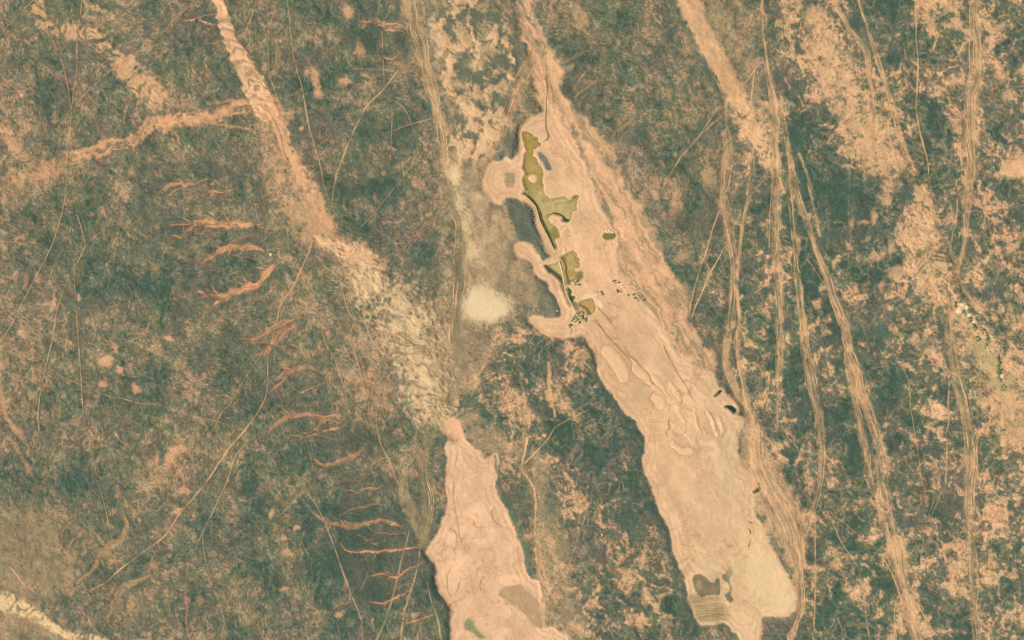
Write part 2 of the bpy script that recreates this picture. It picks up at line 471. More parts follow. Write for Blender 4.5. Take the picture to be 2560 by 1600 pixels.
# ---- pale sand strips
area_strip("sand_strip", "speckled pale sand strip from the top left corner ending at orange wash", "sand strip", 'ripple', S(222, 176, 128), .85, 7,
           "98,-120,10 92,-20,12 100,30,14 122,66,16 190,72,20 235,88,15 265,120,24 304,152,24 332,190,25 360,215,32 395,240,25 384,265,16", lift=1.6, seed=11, soft=.5, amt=.95)
area_strip("sand_strip", "short rippled sand strip at the left edge above the orange wash", "sand strip", 'ripple', S(214, 170, 124), .7, 6,
           "12,318,12 30,345,18 50,375,18 72,402,18", lift=1.2, seed=13, soft=.5, amt=.95)
area_strip("sand_strip", "thin broken sand streak at top left beside the vertical track", "sand strip", 'speckle', S(224, 176, 128), .75, 4, "200,-120,4 214,4,6 250,24,7 285,42,7", seed=14, soft=.6)
area_strip("dry_wash", "broad orange wash branching west from the bright diagonal sand strip", "wash", 'streak', orange, .9, 9,
           "662,268,16 640,268,14 610,268,13 582,275,13 545,286,12 503,296,13 463,302,13 423,304,16 384,310,17 362,328,15 340,348,14 305,356,15 265,366,17 225,376,14 190,384,11 168,392,7", lift=-.8, seed=15, soft=.6)
area_strip("sand_strip", "frayed sandy end of the broad orange wash at the left edge", "sand strip", 'speckle', S(220, 166, 118), .7, 9, "205,384,12 170,400,16 135,424,20 100,432,22 62,440,16 30,446,8", seed=16, soft=.8)
for q in ("375,318,5 352,340,3 338,362,2 330,385,1.5", "500,300,4 540,310,3 590,318,3 630,322,2.5", "420,318,3 440,340,2.5 452,360,2", "640,262,4 600,254,3 560,252,2 520,262,2"):
    p = catmull(P(q), 5); a_, b_, dn, s, t = strip_field(p, 3)
    paint(a_, b_, sm(1.5, .5, dn) * .6, S(210, 158, 114))
area_strip("sand_strip", "bright smooth sand strip running diagonally down from the top, left of middle", "sand strip", 'ripple', sandc, .97, 3,
           "500,-120,12 547,0,14 562,50,15 580,106,17 606,160,22 634,205,27 655,250,27 672,280,24", lift=2.2, seed=17, soft=.22, amt=.38)
area_strip("sand_strip", "orange sand strip below the junction, narrowing towards the middle", "sand strip", 'streak', S(230, 176, 128), .92, 4,
           "668,258,26 690,295,24 704,330,19 714,370,16 738,426,25 768,479,25 796,530,24 820,565,22", lift=1.2, seed=18, soft=.3)
area_strip("sand_strip", "speckled sandy apron beside the diagonal sand strip, scrub growing through", "sand strip", 'speckle', S(214, 170, 122), .72, 8,
           "655,290,12 664,340,16 684,400,24 712,470,34 742,530,38 772,575,30 800,600,16", seed=19, soft=.6)
p = catmull(P("780,540,24 800,570,26 824,600,26 850,625,26"), 8); a_, b_, dn, s, t = strip_field(p, 8)
paint(a_, b_, sm(1.6, .3, dn) * .7, S(216, 170, 124))
area_strip("sand_strip", "smooth pale sand tongue just below the orange narrows", "sand strip", 'ripple', S(233, 188, 140), .95, 7,
           "792,594,6 815,606,12 845,620,18 875,634,28 902,652,40 915,680,42 925,706,34", lift=2.0, seed=21, soft=.3, amt=.45)
area_strip("sand_strip", "pale yellowish dune strip combed with dark cross streaks, centre left", "sand strip", 'ripple', S(220, 188, 140), .92, 9,
           "925,706,36 952,740,48 990,775,54 1014,805,56 1040,880,54 1062,935,52 1072,985,52 1086,1025,42 1100,1046,26", lift=2.8, seed=23, soft=.7, amt=.75)
area_strip("sand_plain", "brown streaked flank on the right of the pale dune strip", "plain", 'streak', S(178, 152, 112), .7, 8,
           "1085,850,20 1105,900,24 1112,960,22 1118,1010,16", seed=24, soft=.6)
# ---- middle trail
area_strip("dirt_track", "wide streaked olive trail entering at the top, left of middle", "track", 'streak', S(190, 158, 112), .9, 4,
           "1020,-120,26 1027,0,27 1036,53,26 1050,106,27 1064,159,20 1076,212,17 1088,265,13 1102,318,11 1114,400,10 1122,440,9", seed=25, soft=.3, strands=9)
area_strip("sand_strip", "soft pale strip with bright blobs bordering the hazy plain", "sand strip", 'speckle', S(214, 186, 136), .85, 6,
           "1118,400,8 1124,426,12 1137,453,14 1153,493,14 1158,532,15 1172,585,14 1186,633,15 1203,652,12", seed=27, soft=.7)
area_strip("dirt_track", "dark olive braided trail running down between scrub and hazy plain", "track", 'streak', oliv, .85, 4,
           "1128,470,8 1140,530,12 1150,560,13 1152,640,14 1148,700,15 1142,760,15 1140,800,16 1146,860,17 1145,905,16 1132,960,15 1118,1000,14", seed=29, soft=.4, strands=6)
area_strip("dirt_track", "dull olive trail left of the south lake bed neck", "track", 'streak', S(152, 140, 100), .9, 4,
           "1100,1010,14 1082,1060,15 1070,1110,13 1062,1180,12 1070,1240,13 1066,1300,13 1056,1350,12 1050,1380,7", seed=31, soft=.4, strands=5)
area_strip("sand_strip", "faded straw coloured streak left of the south lake bed", "sand strip", 'streak', S(184, 162, 116), .55, 6,
           "1004,1190,12 1012,1230,16 1026,1272,18 1040,1305,14 1052,1340,8", seed=33, soft=.5)
area_strip("sand_strip", "pale blurred sand strip at the lower left corner", "sand strip", 'ripple', S(224, 192, 140), .95, 3,
           "-120,1440,18 -40,1485,20 10,1502,24 45,1515,24 82,1534,18 108,1550,11 150,1576,10 200,1594,12 260,1606,14 330,1660,14", lift=2.0, seed=35, soft=.35)
area_strip("sand_strip", "narrow sand streak at the left edge below the middle", "sand strip", 'plain', S(206, 160, 118), .8, 4,
           "-60,930,8 0,988,8 10,1033,6 29,1059,6 45,1078,7 54,1100,4", seed=37, soft=.5)
area_strip("sand_strip", "second faint sand streak at the left edge below the middle", "sand strip", 'speckle', S(196, 156, 114), .8, 4, "20,1098,4 48,1123,5 62,1150,3 75,1190,3", seed=38, soft=.6)

# ---- the fan of streaked sand on the east side of the north lake bed
GJ = "1320,-120 1322,0 1346,63 1367,114 1386,153 1404,185 1412,243 1444,280 1478,312 1513,357 1537,400 1571,466 1597,516 1621,559 1650,612 1677,678 1703,704 1719,770 1727,800 1740,840 1769,874 1790,906 1783,930 1716,905 1690,880 1640,800 1590,740 1555,690 1538,640 1520,570 1480,470 1440,380 1385,300 1350,262 1340,200 1330,140 1300,60 1290,-120"
sj, si, sd, m = area_poly("sand_plain", "fan of orange sand streaked with tracks on the east side of the lake bed", "plain", S(224, 176, 130), .93, 9, GJ, soft=9, depth=-1.5, seed=41, flat=.6)
x, y = X[sj, si], Y[sj, si]
v = (x - 1330) * .50 + (y - 120) * .87                      # along the fan, then across it
u = (x - 1330) - (y - 120) * .56 + WX[sj, si] * 9
st = fbm(v / 13.0, u, 8.0, 4, 601) + .45 * fbm(x, y, 34, 3, 605)
paint(sj, si, m * sm(.08, .6, st) * .68, S(142, 134, 104))
paint(sj, si, m * sm(.2, .8, -st) * .55, S(244, 194, 146))
paint(sj, si, m * sm(.25, .7, fbm(v / 5.0, u, 4.0, 3, 607)) * .35, S(170, 146, 108))
for q, w in (("1425,300,5 1446,345,7 1462,400,9 1485,460,10 1507,527,11 1530,575,11 1546,610,9", .75), ("1520,395,6 1545,425,8 1562,455,8 1572,480,5", .8),
             ("1570,520,9 1590,545,10 1600,565,6", .55), ("1600,580,8 1620,620,11 1640,650,8", .45), ("1550,610,8 1565,640,12 1590,670,10", .4), ("1640,690,10 1665,725,9 1690,760,7", .45),
             ("1680,825,5 1695,860,8 1712,880,6", .7), ("1730,870,10 1745,890,12 1765,915,7", .55), ("1299,-20,3 1314,34,4 1336,58,6 1343,93,6 1357,111,5 1362,140,4", .85)):
    p = catmull(P(q), 8); a, b, dn, s, t = strip_field(p, 10, fine=3)
    xx, yy = X[a, b], Y[a, b]
    brk = sm(-1.0, .1, fbm(s / 3.0, t, 9, 3, 655) + .5 * fbm(xx, yy, 30, 2, 657))
    paint(a, b, sm(1.6, .3, dn) * w * brk, S(112, 117, 95))
# trails coming into the fan from the north-west
area_strip("dirt_track", "bundle of faint trails slanting down to the lobe of the north lake bed", "track", 'streak', S(206, 162, 116), .75, 5,
           "1335,120,8 1318,170,13 1296,225,15 1272,285,13 1248,340,12 1226,392,8", seed=43, soft=.5, strands=7)
area_strip("dirt_track", "dark reddish trail dropping into the tip of the north lake bed", "track", 'streak', S(206, 162, 118), .7, 4,
           "1356,130,8 1366,180,10 1376,230,11 1374,280,9 1369,325,5", seed=45, soft=.5, strands=5)

# ---- north lake bed
PAN_N = """1369,255 1352,280 1330,292 1306,312 1298,335 1297,362 1289,388 1279,402 1262,392 1248,404 1229,402 1213,424 1207,450 1215,480 1227,495 1240,513 1251,513 1260,498 1272,493
1300,500 1338,520 1340,560 1352,600 1366,630 1376,646 1360,652 1342,632 1326,609 1306,601 1291,607 1285,622 1297,644 1325,655 1334,668 1337,680 1350,697 1366,705 1378,732 1391,748 1399,766 1403,789 1381,796
1333,789 1322,795 1326,802 1342,822 1360,838 1381,843 1410,846 1452,837 1465,853 1484,882 1492,896 1492,927 1505,951 1526,980 1547,1009 1566,1035 1589,1054 1605,1083 1613,1112 1612,1133 1605,1152 1611,1178
1621,1200 1634,1240 1648,1277 1664,1311 1674,1338 1685,1390 1703,1425 1712,1443 1716,1478 1724,1512 1740,1549 1757,1562 1809,1557 1830,1578 1849,1600 1860,1740 1898,1740 1902,1600 1903,1568 1911,1542
1922,1538 1947,1544 1969,1536 1991,1517 1997,1494 1986,1465 1968,1438 1948,1398 1922,1352 1903,1318 1888,1287 1883,1262 1890,1225 1880,1190 1857,1165 1840,1117 1858,1060 1858,1044 1836,1038 1845,1012 1817,985 1798,967 1783,934 1756,926 1716,904 1693,887 1655,820 1605,755
1560,700 1540,645 1544,605 1530,567 1500,520 1480,460 1462,410 1440,378 1405,320"""
sj, si, sd, PM = area_poly("dry_lake_bed", "long bare pinkish lake bed with green ponds at its upper end", "lake bed", S(233, 188, 142), .98, 3.6, PAN_N, soft=4.5, depth=-3.0, seed=47, tex=.035, fine=1.2)
x, y = X[sj, si], Y[sj, si]
n1 = fbm(x, y, 95, 3, 611); n2 = fbm(x, y, 38, 3, 613)
paint(sj, si, PM * sm(1150, 1480, y + n1 * 60) * .62, S(232, 206, 154))                               # paler clay to the south
paint(sj, si, PM * np.exp(-(((x - 1812) / 62) ** 2 + ((y - 1120) / 110) ** 2)) * .95, S(194, 181, 138))      # damp greenish clay
paint(sj, si, PM * np.exp(-(((x - 1768) / 38) ** 2 + ((y - 972) / 38) ** 2)) * .9, S(200, 180, 136))
paint(sj, si, PM * np.exp(-(((x - 1640) / 70) ** 2 + ((y - 880) / 70) ** 2)) * .35, S(216, 180, 140))
n3 = fbm(x + n1 * 30, y + n2 * 20, 22, 3, 619)
paint(sj, si, PM * sm(.0, .6, n2 + n1 * .5) * .52, S(211, 178, 134))
paint(sj, si, PM * sm(.1, .7, -n2 + .4 * n3) * .42, S(245, 196, 150))
paint(sj, si, PM * sm(.1, .7, n3) * .28, S(198, 168, 126))
# drying rims: thin wandering lines left as the water drew back
wv = n1 * 1.3 + .55 * n2 + .18 * fbm(x, y, 14, 2, 615)
ln = np.abs((wv * 3.6) % 1.0 - .5)
paint(sj, si, PM * sm(.09, .02, ln) * sm(-.3, .2, fbm(x, y, 60, 2, 617)) * .8, S(180, 140, 98))
rd_ = 1 - np.abs(fbm(x + n1 * 30, y * .8 + n2 * 25, 46, 3, 635))
paint(sj, si, PM * sm(.90, .985, rd_) * .5, S(190, 152, 108))
rim = sm(-14, -6, sd) * sm(0, -4, sd)
paint(sj, si, PM * rim * .15, S(244, 208, 158))
fu = (x * .84 - y * .54) + n2 * 16; fv = x * .54 + y * .84          # across / along the bed: silt laid by the flow
for sc_, sd2, am in ((40, 661, .5), (17, 663, .26), (7, 665, .08)):
    fl = fbm(fu, fv / 3.6, sc_, 3, sd2)
    paint(sj, si, PM * sm(.05, .7, fl) * am, S(202, 168, 124))
    paint(sj, si, PM * sm(.1, .8, -fl) * am, S(247, 202, 156))
fl = 1 - np.abs(fbm(fu, fv / 2.6, 34, 3, 667))
paint(sj, si, PM * sm(.90, .99, fl) * sm(-.2, .4, fbm(x, y, 90, 2, 669)) * .55, S(176, 138, 96))
bd = np.sin(sd * .42 + 2.6 * n2 + 1.4 * n3)
paint(sj, si, PM * sm(-60, -10, sd) * sm(.15, .95, bd) * .46, S(202, 163, 119))
paint(sj, si, PM * sm(-60, -10, sd) * sm(.3, .95, -bd) * .3, S(246, 202, 154))
H[sj, si] += PM * (-.25 * sm(.08, .0, ln) + .3 * rim + .04 * bd)

for q, al in (("1730,1060,3 1745,1090,5 1752,1120,3", .5), ("1765,1050,3 1775,1085,6 1790,1110,4", .5), ("1700,1010,5 1716,1022,6 1730,1020,4", .4), ("1640,900,8 1660,930,10 1690,960,8", .35), ("1560,890,10 1580,930,14 1610,965,14 1640,1010,8", .3), ("1700,1180,16 1740,1230,18 1790,1290,14", .3)):
    p = catmull(P(q), 6); a_, b_, dn, s, t = strip_field(p, 6)
    paint(a_, b_, sm(1.6, .3, dn) * al, S(194, 168, 124))

for q in ("1580,900,7 1592,925,11 1612,945,12 1628,955,7", "1630,938,5 1648,962,9 1664,985,8 1674,1000,5", "1636,992,10 1648,1005,14 1655,1015,9", "1676,960,6 1692,985,8 1700,1000,5",
          "1768,1026,4 1782,1058,7 1790,1088,5", "1795,1046,5 1805,1070,6 1802,1084,3", "1690,1014,5 1700,1036,6 1712,1052,4", "1735,1020,4 1742,1050,5 1750,1070,3", "1680,1110,8 1705,1126,9 1730,1128,6", "1520,880,14 1545,910,16 1560,945,12"):
    p = catmull(P(q), 5); a_, b_, dn, s, t = strip_field(p, 4)
    paint(a_, b_, np.exp(-((dn - 1.15) / .22) ** 2) * .45, S(178, 142, 100))
    paint(a_, b_, sm(1.15, .8, dn) * .6, S(246, 200, 152))
    H[a_, b_] += sm(1.2, .4, dn) * .9
# ---- south lake bed
PAN_S = """1137,1048 1152,1072 1162,1098 1178,1112 1196,1130 1212,1148 1237,1130 1244,1160 1240,1195 1236,1214 1254,1253 1272,1290 1284,1316 1298,1350 1309,1385 1314,1425 1326,1450 1345,1456 1352,1490 1358,1530 1362,1572 1386,1570
1407,1586 1420,1600 1470,1740 1128,1740 1128,1600 1127,1533 1119,1512 1100,1486 1092,1465 1090,1438 1087,1412 1074,1396 1063,1380 1069,1364 1087,1338 1100,1311 1117,1278 1116,1226 1111,1200 1118,1160 1112,1117 1122,1100 1110,1070 1114,1046"""
sj, si, sd, QM = area_poly("dry_lake_bed", "smooth pale pink lake bed cut by the bottom edge", "lake bed", S(238, 192, 148), .97, 3.6, PAN_S, soft=4.5, depth=-3.2, seed=49, tex=.03, fine=1.2)
x, y = X[sj, si], Y[sj, si]
n1 = fbm(x, y, 80, 3, 621); n2 = fbm(x, y, 30, 3, 623)
paint(sj, si, QM * sm(-.1, .6, n2 + .5 * n1) * .55, S(214, 176, 134))
paint(sj, si, QM * sm(.1, .7, fbm(x, y, 16, 3, 629)) * .22, S(198, 162, 120))
paint(sj, si, QM * sm(.1, .8, -n2 + .3 * n1) * .4, S(246, 202, 158))
paint(sj, si, QM * sm(1230, 1120, y) * .5, S(205, 172, 128))
wv = n1 * 1.2 + .6 * n2; ln = np.abs((wv * 2.8) % 1.0 - .5)
paint(sj, si, QM * sm(.07, .015, ln) * sm(-.3, .2, fbm(x, y, 50, 2, 627)) * .8, S(184, 142, 102))
H[sj, si] -= QM * .2 * sm(.08, .0, ln)
rim = sm(-14, -6, sd) * sm(0, -4, sd)
paint(sj, si, QM * rim * .12, S(248, 212, 166))
for sc_, sd2, am in ((34, 671, .45), (14, 673, .22)):
    fl = fbm((x * .9 - y * .42) + n2 * 18, (x * .42 + y * .9) / 2.4, sc_, 3, sd2)
    paint(sj, si, QM * sm(.05, .7, fl) * am, S(208, 170, 128))
    paint(sj, si, QM * sm(.1, .8, -fl) * am, S(250, 206, 160))
bd = np.sin(sd * .42 + 2.8 * n2)
paint(sj, si, QM * sm(-60, -10, sd) * sm(.15, .95, bd) * .46, S(204, 163, 121))
paint(sj, si, QM * sm(-60, -10, sd) * sm(.3, .95, -bd) * .3, S(248, 206, 160))
rd_ = 1 - np.abs(fbm(x + n1 * 25, y + n2 * 20, 40, 3, 633))
paint(sj, si, QM * sm(.90, .985, rd_) * .55, S(192, 150, 110))
blob("1135,1072,18,26,-20", S(240, 186, 142), .8, 3); blob("1125,1094,12,10 1133,1104,10,8", S(150, 120, 92), .6)

for q, al in (("1340,1150,26 1350,1230,30 1362,1320,36 1385,1420,40 1405,1520,42 1430,1640,44", .5), ("1170,1050,20 1200,1090,30 1250,1110,26 1290,1130,20", .55), ("1260,840,16 1200,900,22 1180,960,22", .3)):
    p = catmull(P(q), 8); a_, b_, dn, s, t = strip_field(p, 12)
    paint(a_, b_, sm(1.5, .3, dn + .5 * fbm(X[a_, b_], Y[a_, b_], 24, 3, 683)) * al * (LAB[a_, b_] == 0), S(192, 162, 120))
area_poly("scrub_flat", "brown leaf shaped scrub patch on the south lake bed", "scrub patch", S(184, 154, 116), .95, 2,
          "1246,1486 1256,1472 1280,1465 1304,1462 1314,1475 1341,1502 1359,1523 1361,1568 1343,1569 1325,1549 1304,1531 1280,1512 1262,1500", soft=2.5, seed=51)
area_poly("scrub_flat", "grey green scrub patch near the bottom of the south lake bed", "scrub patch", S(142, 146, 106), .9, 3,
          "1172,1544 1185,1552 1186,1570 1203,1583 1217,1592 1197,1595 1180,1584 1164,1573 1158,1557", soft=3.5, seed=53)
area_strip("scrub_flat", "dark scrub band along the east shore of the south lake bed", "scrub patch", 'plain', S(88, 106, 84), .85, 3,
           "1236,1140,3 1242,1180,4 1250,1215,5 1270,1258,7 1290,1305,8 1306,1350,8 1316,1390,8 1322,1430,6 1326,1448,3", seed=55, soft=.4)
# dark tufty rim on the west shore
for q in ("1468,848,5 1486,885,6 1498,930,7 1515,965,8 1540,1000,9 1562,1030,10 1590,1060,10 1608,1090,12 1618,1130,9 1604,1160,10 1618,1210,10 1640,1260,12 1660,1310,13 1672,1350,14 1686,1400,13 1706,1450,12 1716,1490,12 1730,1540,13 1755,1580,12",
          "1085,1420,8 1088,1460,12 1105,1495,10 1122,1540,10 1124,1600,9"):
    p = catmull(P(q), 8); p[:, 0] -= 8
    a, b, dn, s, t = strip_field(p, 5)
    k = (LAB[a, b] == 0)
    paint(a, b, sm(1.5, .5, dn) * .62 * k, S(80, 100, 84))

# scrub left standing inside the north lake bed
for text, col, pts, w in (
        ("dark grey scrub patch between the dike and the hazy plain", S(104, 112, 92), "1264,496 1272,496 1284,502 1290,508 1298,506 1305,512 1309,517 1320,517 1328,521 1333,533 1331,560 1340,590 1349,610 1360,630 1373,641 1375,645 1365,648 1352,641 1340,622 1325,606 1310,602 1300,600 1290,588 1283,560 1270,530 1263,512", .95),
        ("grey scrub patch west of the northern pond", S(116, 118, 98), "1268,340 1280,328 1292,336 1297,362 1290,385 1279,401 1270,392 1258,395 1247,404 1236,402 1234,390 1248,380 1262,365", .9),
        ("bluish grey slug shaped scrub patch east of the northern pond", S(104, 118, 106), "1346,380 1355,380 1367,393 1375,407 1381,421 1378,426 1370,426 1363,419 1360,407 1350,395 1346,387", .95),
        ("round brownish scrub patch on the west lobe of the lake bed", S(168, 146, 112), "1262,438 1275,436 1286,443 1288,455 1281,466 1273,471 1265,462 1261,452 1266,444", .8),
        ("grey scrub patch on the west bank beside the southern channel", S(118, 120, 98), "1349,700 1362,708 1375,731 1390,749 1398,766 1402,788 1390,793 1370,786 1350,780 1344,752 1350,728", .85)):
    area_poly("scrub_flat", text, "scrub patch", col, w, 2.0, pts, soft=2.2, seed=len(text), fine=.7, tex=.09)
blob("1272,436,14,3 1284,446,3,7", S(130, 140, 96), .7, 1)

# salt crust
area_poly("salt_flat", "creamy white salt flat right of the middle trail", "salt flat", S(238, 212, 162), .88, 6,
          "1156,752 1168,729 1190,714 1216,720 1240,738 1266,752 1277,766 1262,786 1242,800 1215,808 1182,802 1160,782", soft=17, depth=-1.5, seed=57, fine=4)
blob("1137,440,16,14 1150,500,12,16 1160,560,12,22 1185,630,14,16 1190,490,14,10 1215,600,10,8", S(222, 192, 142), .6, 5, .9)
blob("1160,365,14,16 1180,280,22,14 1150,215,20,14 1185,160,24,12 1225,130,22,10 1165,395,16,14", S(228, 188, 136), .6, 9, .6)
area_poly("salt_flat", "light crusted ground above the square brown reservoir", "salt flat", S(244, 212, 166), .85, 2,
          "1456,744 1462,736 1494,734 1492,744 1500,752 1508,764 1500,774 1488,762 1482,746 1468,749 1455,756", soft=2.5, seed=59, fine=.6)
area_poly("salt_flat", "cream coloured clay lobe at the lower end of the north lake bed", "salt flat", S(237, 209, 156), .42, 14,
          "1905,1320 1922,1356 1946,1400 1968,1440 1986,1468 1995,1494 1990,1515 1968,1534 1946,1541 1922,1536 1908,1520 1880,1500 1870,1450 1860,1400 1880,1360", soft=30, seed=61, own=False)

# bottom field
area_poly("ploughed_field", "small field of dark parallel furrows at the foot of the lake bed", "field", S(184, 160, 116), .85, 2.5,
          "1721,1488 1800,1488 1810,1500 1820,1548 1760,1556 1743,1551 1730,1526", soft=6, seed=63, tex=.10)
FIELD = len(AREAS) - 1
area_poly("scrub_flat", "dark ring shaped scrub patch above the furrowed field", "scrub patch", S(112, 112, 86), .9, 2.5,
          "1732,1448 1738,1439 1752,1437 1766,1446 1778,1458 1786,1457 1796,1442 1801,1446 1803,1474 1800,1488 1770,1486 1752,1494 1742,1482 1733,1466", soft=2.5, seed=65, fine=.8)
blob("1748,1462,9,12", S(170, 146, 108), .8, 2); blob("1784,1476,12,10", S(140, 128, 98), .6, 3)
area_poly("scrub_flat", "dark forked scrub patch right of the furrowed field", "scrub patch", S(116, 114, 90), .88, 2,
          "1804,1438 1815,1434 1822,1421 1831,1423 1832,1440 1825,1452 1829,1474 1826,1484 1832,1500 1827,1508 1818,1500 1812,1486 1824,1478 1822,1462 1812,1452", soft=2.2, seed=67, fine=.8)
blob("1830,1436,10,18 1790,1440,14,6", S(200, 190, 146), .5, 4, .8)

# ---- sandy bands and trail bundles on the east side
for q in ("1672,-60,10 1690,10,13 1712,60,12 1740,115,12 1768,170,11 1792,222,9 1806,262,6", "1830,150,6 1846,190,8 1852,165,12 1866,130,10"):
    p = catmull(P(q), 8); a_, b_, dn, s, t = strip_field(p, 5)
    paint(a_, b_, sm(1.7, .4, dn) * .6, S(92, 108, 90))
area_strip("sand_strip", "broad smooth sand strip entering at top right of middle", "sand strip", 'plain', S(226, 180, 130), .93, 3,
           "1690,-120,30 1722,0,29 1743,53,25 1771,106,25 1799,159,25 1830,212,25 1846,245,22 1858,268,14", lift=1.5, seed=71, soft=.28)
area_strip("sand_strip", "speckled lower end of the broad sand strip beside the main trail bundle", "sand strip", 'speckle', S(230, 184, 134), .95, 5,
           "1848,252,18 1870,291,29 1893,330,30 1908,372,25 1918,415,12", lift=1.0, seed=70, soft=.45)
area_strip("sand_strip", "sparse sand spread filling the side of the broad sand strip", "sand strip", 'speckle', S(182, 156, 114), .6, 8,
           "1790,20,22 1815,90,28 1850,150,30 1880,220,22 1905,280,20", seed=72, soft=.7)
area_strip("dirt_track", "rutted trail braiding down from the sand strip towards the dark pond", "track", 'streak', trail, .66, 4,
           "1826,228,4 1816,255,4 1814,291,3 1814,320,5 1816,345,12 1815,400,13 1809,460,11 1808,505,10 1814,540,11 1822,580,13 1828,614,14 1834,665,13 1836,717,12 1831,770,11 1826,800,10 1815,879,9 1818,919,9 1838,972,10 1859,1012,10 1878,1046,10", seed=73, soft=.25, strands=8)
area_strip("dirt_track", "rutted trail joining the braided trail from the right above the dark pond", "track", 'streak', trail, .85, 2,
           "1836,700,5 1846,760,6 1848,800,6 1841,853,6 1848,906,6 1858,959,6 1872,1020,7 1884,1052,8", seed=74, soft=.3, strands=5)
area_strip("dirt_track", "slim track looping off right of the braided trail", "track", 'streak', trail, .85, 2,
           "1882,395,4 1881,425,6 1877,460,7 1867,511,5 1857,559,4 1851,612,4 1846,665,4 1842,700,4", seed=75, soft=.3, strands=4)
p = catmull(P("1868,1050,10 1874,1100,26 1886,1150,36 1908,1200,40 1936,1250,44 1960,1300,44 1980,1350,36 1994,1400,20"), 8); a_, b_, dn, s, t = strip_field(p, 9)
paint(a_, b_, sm(1.4, .5, dn + .4 * fbm(X[a_, b_], Y[a_, b_], 18, 3, 681)) * .72, S(206, 168, 124))
area_strip("sand_strip", "pinkish sand band along the east shore of the lake bed", "sand strip", 'streak', S(222, 178, 130), .92, 4,
           "1884,1040,10 1893,1078,16 1892,1120,26 1896,1160,32 1912,1200,32 1934,1240,36 1958,1290,38 1978,1340,34 1992,1390,22 1998,1440,12 2002,1490,8 1996,1540,8 1976,1600,10 1960,1720,12", seed=77, soft=.35, strands=10)
area_strip("dirt_track", "main straight wheel trail bundle right of centre, running top to bottom", "track", 'streak', trail, .66, 4,
           "1896,-120,4 1904,16,5 1907,79,5 1915,132,5 1925,198,9 1934,250,12 1936,304,15 1934,357,10 1938,400,10 1940,479,10 1940,585,9 1941,638,10 1946,717,12 1948,800,11 1949,853,11 1950,932,10 1949,985,9 1946,1038,6 1945,1091,4 1946,1130,4 1950,1170,9", seed=79, soft=.25, strands=10)
area_strip("dirt_track", "second wheel trail bundle slanting right from the main bundle", "track", 'streak', trail, .66, 4,
           "1938,285,5 1946,317,7 1962,370,8 1968,413,7 1973,466,7 1981,532,7 1985,585,8 1989,606,10 1991,664,5 1994,704,8 2002,770,9 2007,800,10 2013,866,10 2026,932,11 2036,985,11 2047,1038,11 2052,1091,11 2055,1144,10 2051,1184,9 2046,1213,8 2034,1266,7 2018,1319,7 1999,1385,7 1990,1438,7", seed=81, soft=.25, strands=8)
area_strip("dirt_track", "third wheel trail bundle slanting down to the furrow between scrub clumps", "track", 'streak', trail, .9, 2,
           "1952,270,5 1964,330,6 1975,395,7 1986,453,9 1999,506,9 2013,545,8 2026,580,7 2039,625,8 2055,665,9 2071,704,9 2084,744,12 2100,784,14 2116,826,12 2126,879,13 2145,932,15 2152,975,16 2166,1012,12 2184,1064,12 2200,1117,14 2213,1170,16", seed=83, soft=.28, strands=10)
area_strip("dirt_track", "wide pale trail bundle leaving through the bottom edge at right", "track", 'streak', S(220, 177, 128), .72, 5,
           "2200,1150,15 2202,1213,19 2211,1266,19 2224,1319,19 2237,1372,19 2248,1425,17 2259,1478,15 2272,1504,15 2281,1557,17 2296,1600,17 2320,1720,18", seed=85, soft=.28, strands=12)
area_strip("dirt_track", "left strand splitting from the third wheel trail bundle", "track", 'streak', trail, .85, 2,
           "2104,820,4 2110,853,5 2121,932,8 2137,985,8 2147,1038,10 2158,1091,10 2166,1144,10 2178,1200,9 2190,1240,6", seed=87, soft=.3, strands=6)
area_strip("dirt_track", "short pair of ruts right of the second trail bundle", "track", 'streak', trail, .8, 2, "1998,385,3 2004,405,4 2018,440,4 2028,493,4 2039,540,4 2050,588,4", seed=88, soft=.3, strands=2)
area_strip("dirt_track", "far right trail bundle, upper part, running straight down from the top", "track", 'streak', S(216, 174, 126), .68, 4,
           "2440,-120,12 2438,0,13 2437,80,15 2437,150,20 2437,180,24 2432,240,17 2430,300,15 2425,350,18 2428,400,16 2423,453,16 2417,506,13 2415,559,9 2409,612,7 2399,664,5 2391,691,4", seed=89, soft=.35, strands=9)
area_strip("dirt_track", "far right trail bundle, lower part, reaching the bottom edge", "track", 'streak', S(206, 168, 120), .62, 4,
           "2386,740,6 2376,790,9 2376,826,12 2383,879,14 2393,932,14 2404,985,13 2415,1038,16 2423,1091,15 2425,1144,15 2425,1200,16 2428,1253,13 2430,1319,14 2433,1385,11 2433,1438,12 2438,1517,11 2444,1600,12 2450,1720,12", seed=91, soft=.35, strands=9)
area_strip("dirt_track", "left track of the diverging pair at upper right", "track", 'streak', S(222, 176, 126), .9, 2,
           "2060,-60,6 2084,0,7 2110,45,6 2121,69,5 2147,100,5 2166,132,7 2174,185,6 2184,238,7 2187,317,6 2190,357,7 2200,400,6", seed=93, soft=.3, strands=4)
area_strip("dirt_track", "right track of the diverging pair at upper right", "track", 'streak', S(222, 176, 126), .9, 2,
           "2140,-60,4 2147,0,4 2166,58,4 2184,116,5 2200,167,6 2219,225,5 2232,265,8 2248,331,7 2266,383,7 2277,405,5 2286,426,3", seed=95, soft=.3, strands=4)
area_strip("sand_plain", "large speckled sand expanse between the diverging tracks at upper right", "plain", 'speckle', S(228, 184, 134), .82, 9,
           "2060,135,26 2080,152,42 2095,200,36 2122,250,42 2152,300,38 2185,350,46 2214,400,42 2222,435,30 2235,466,18", seed=97, soft=.55)
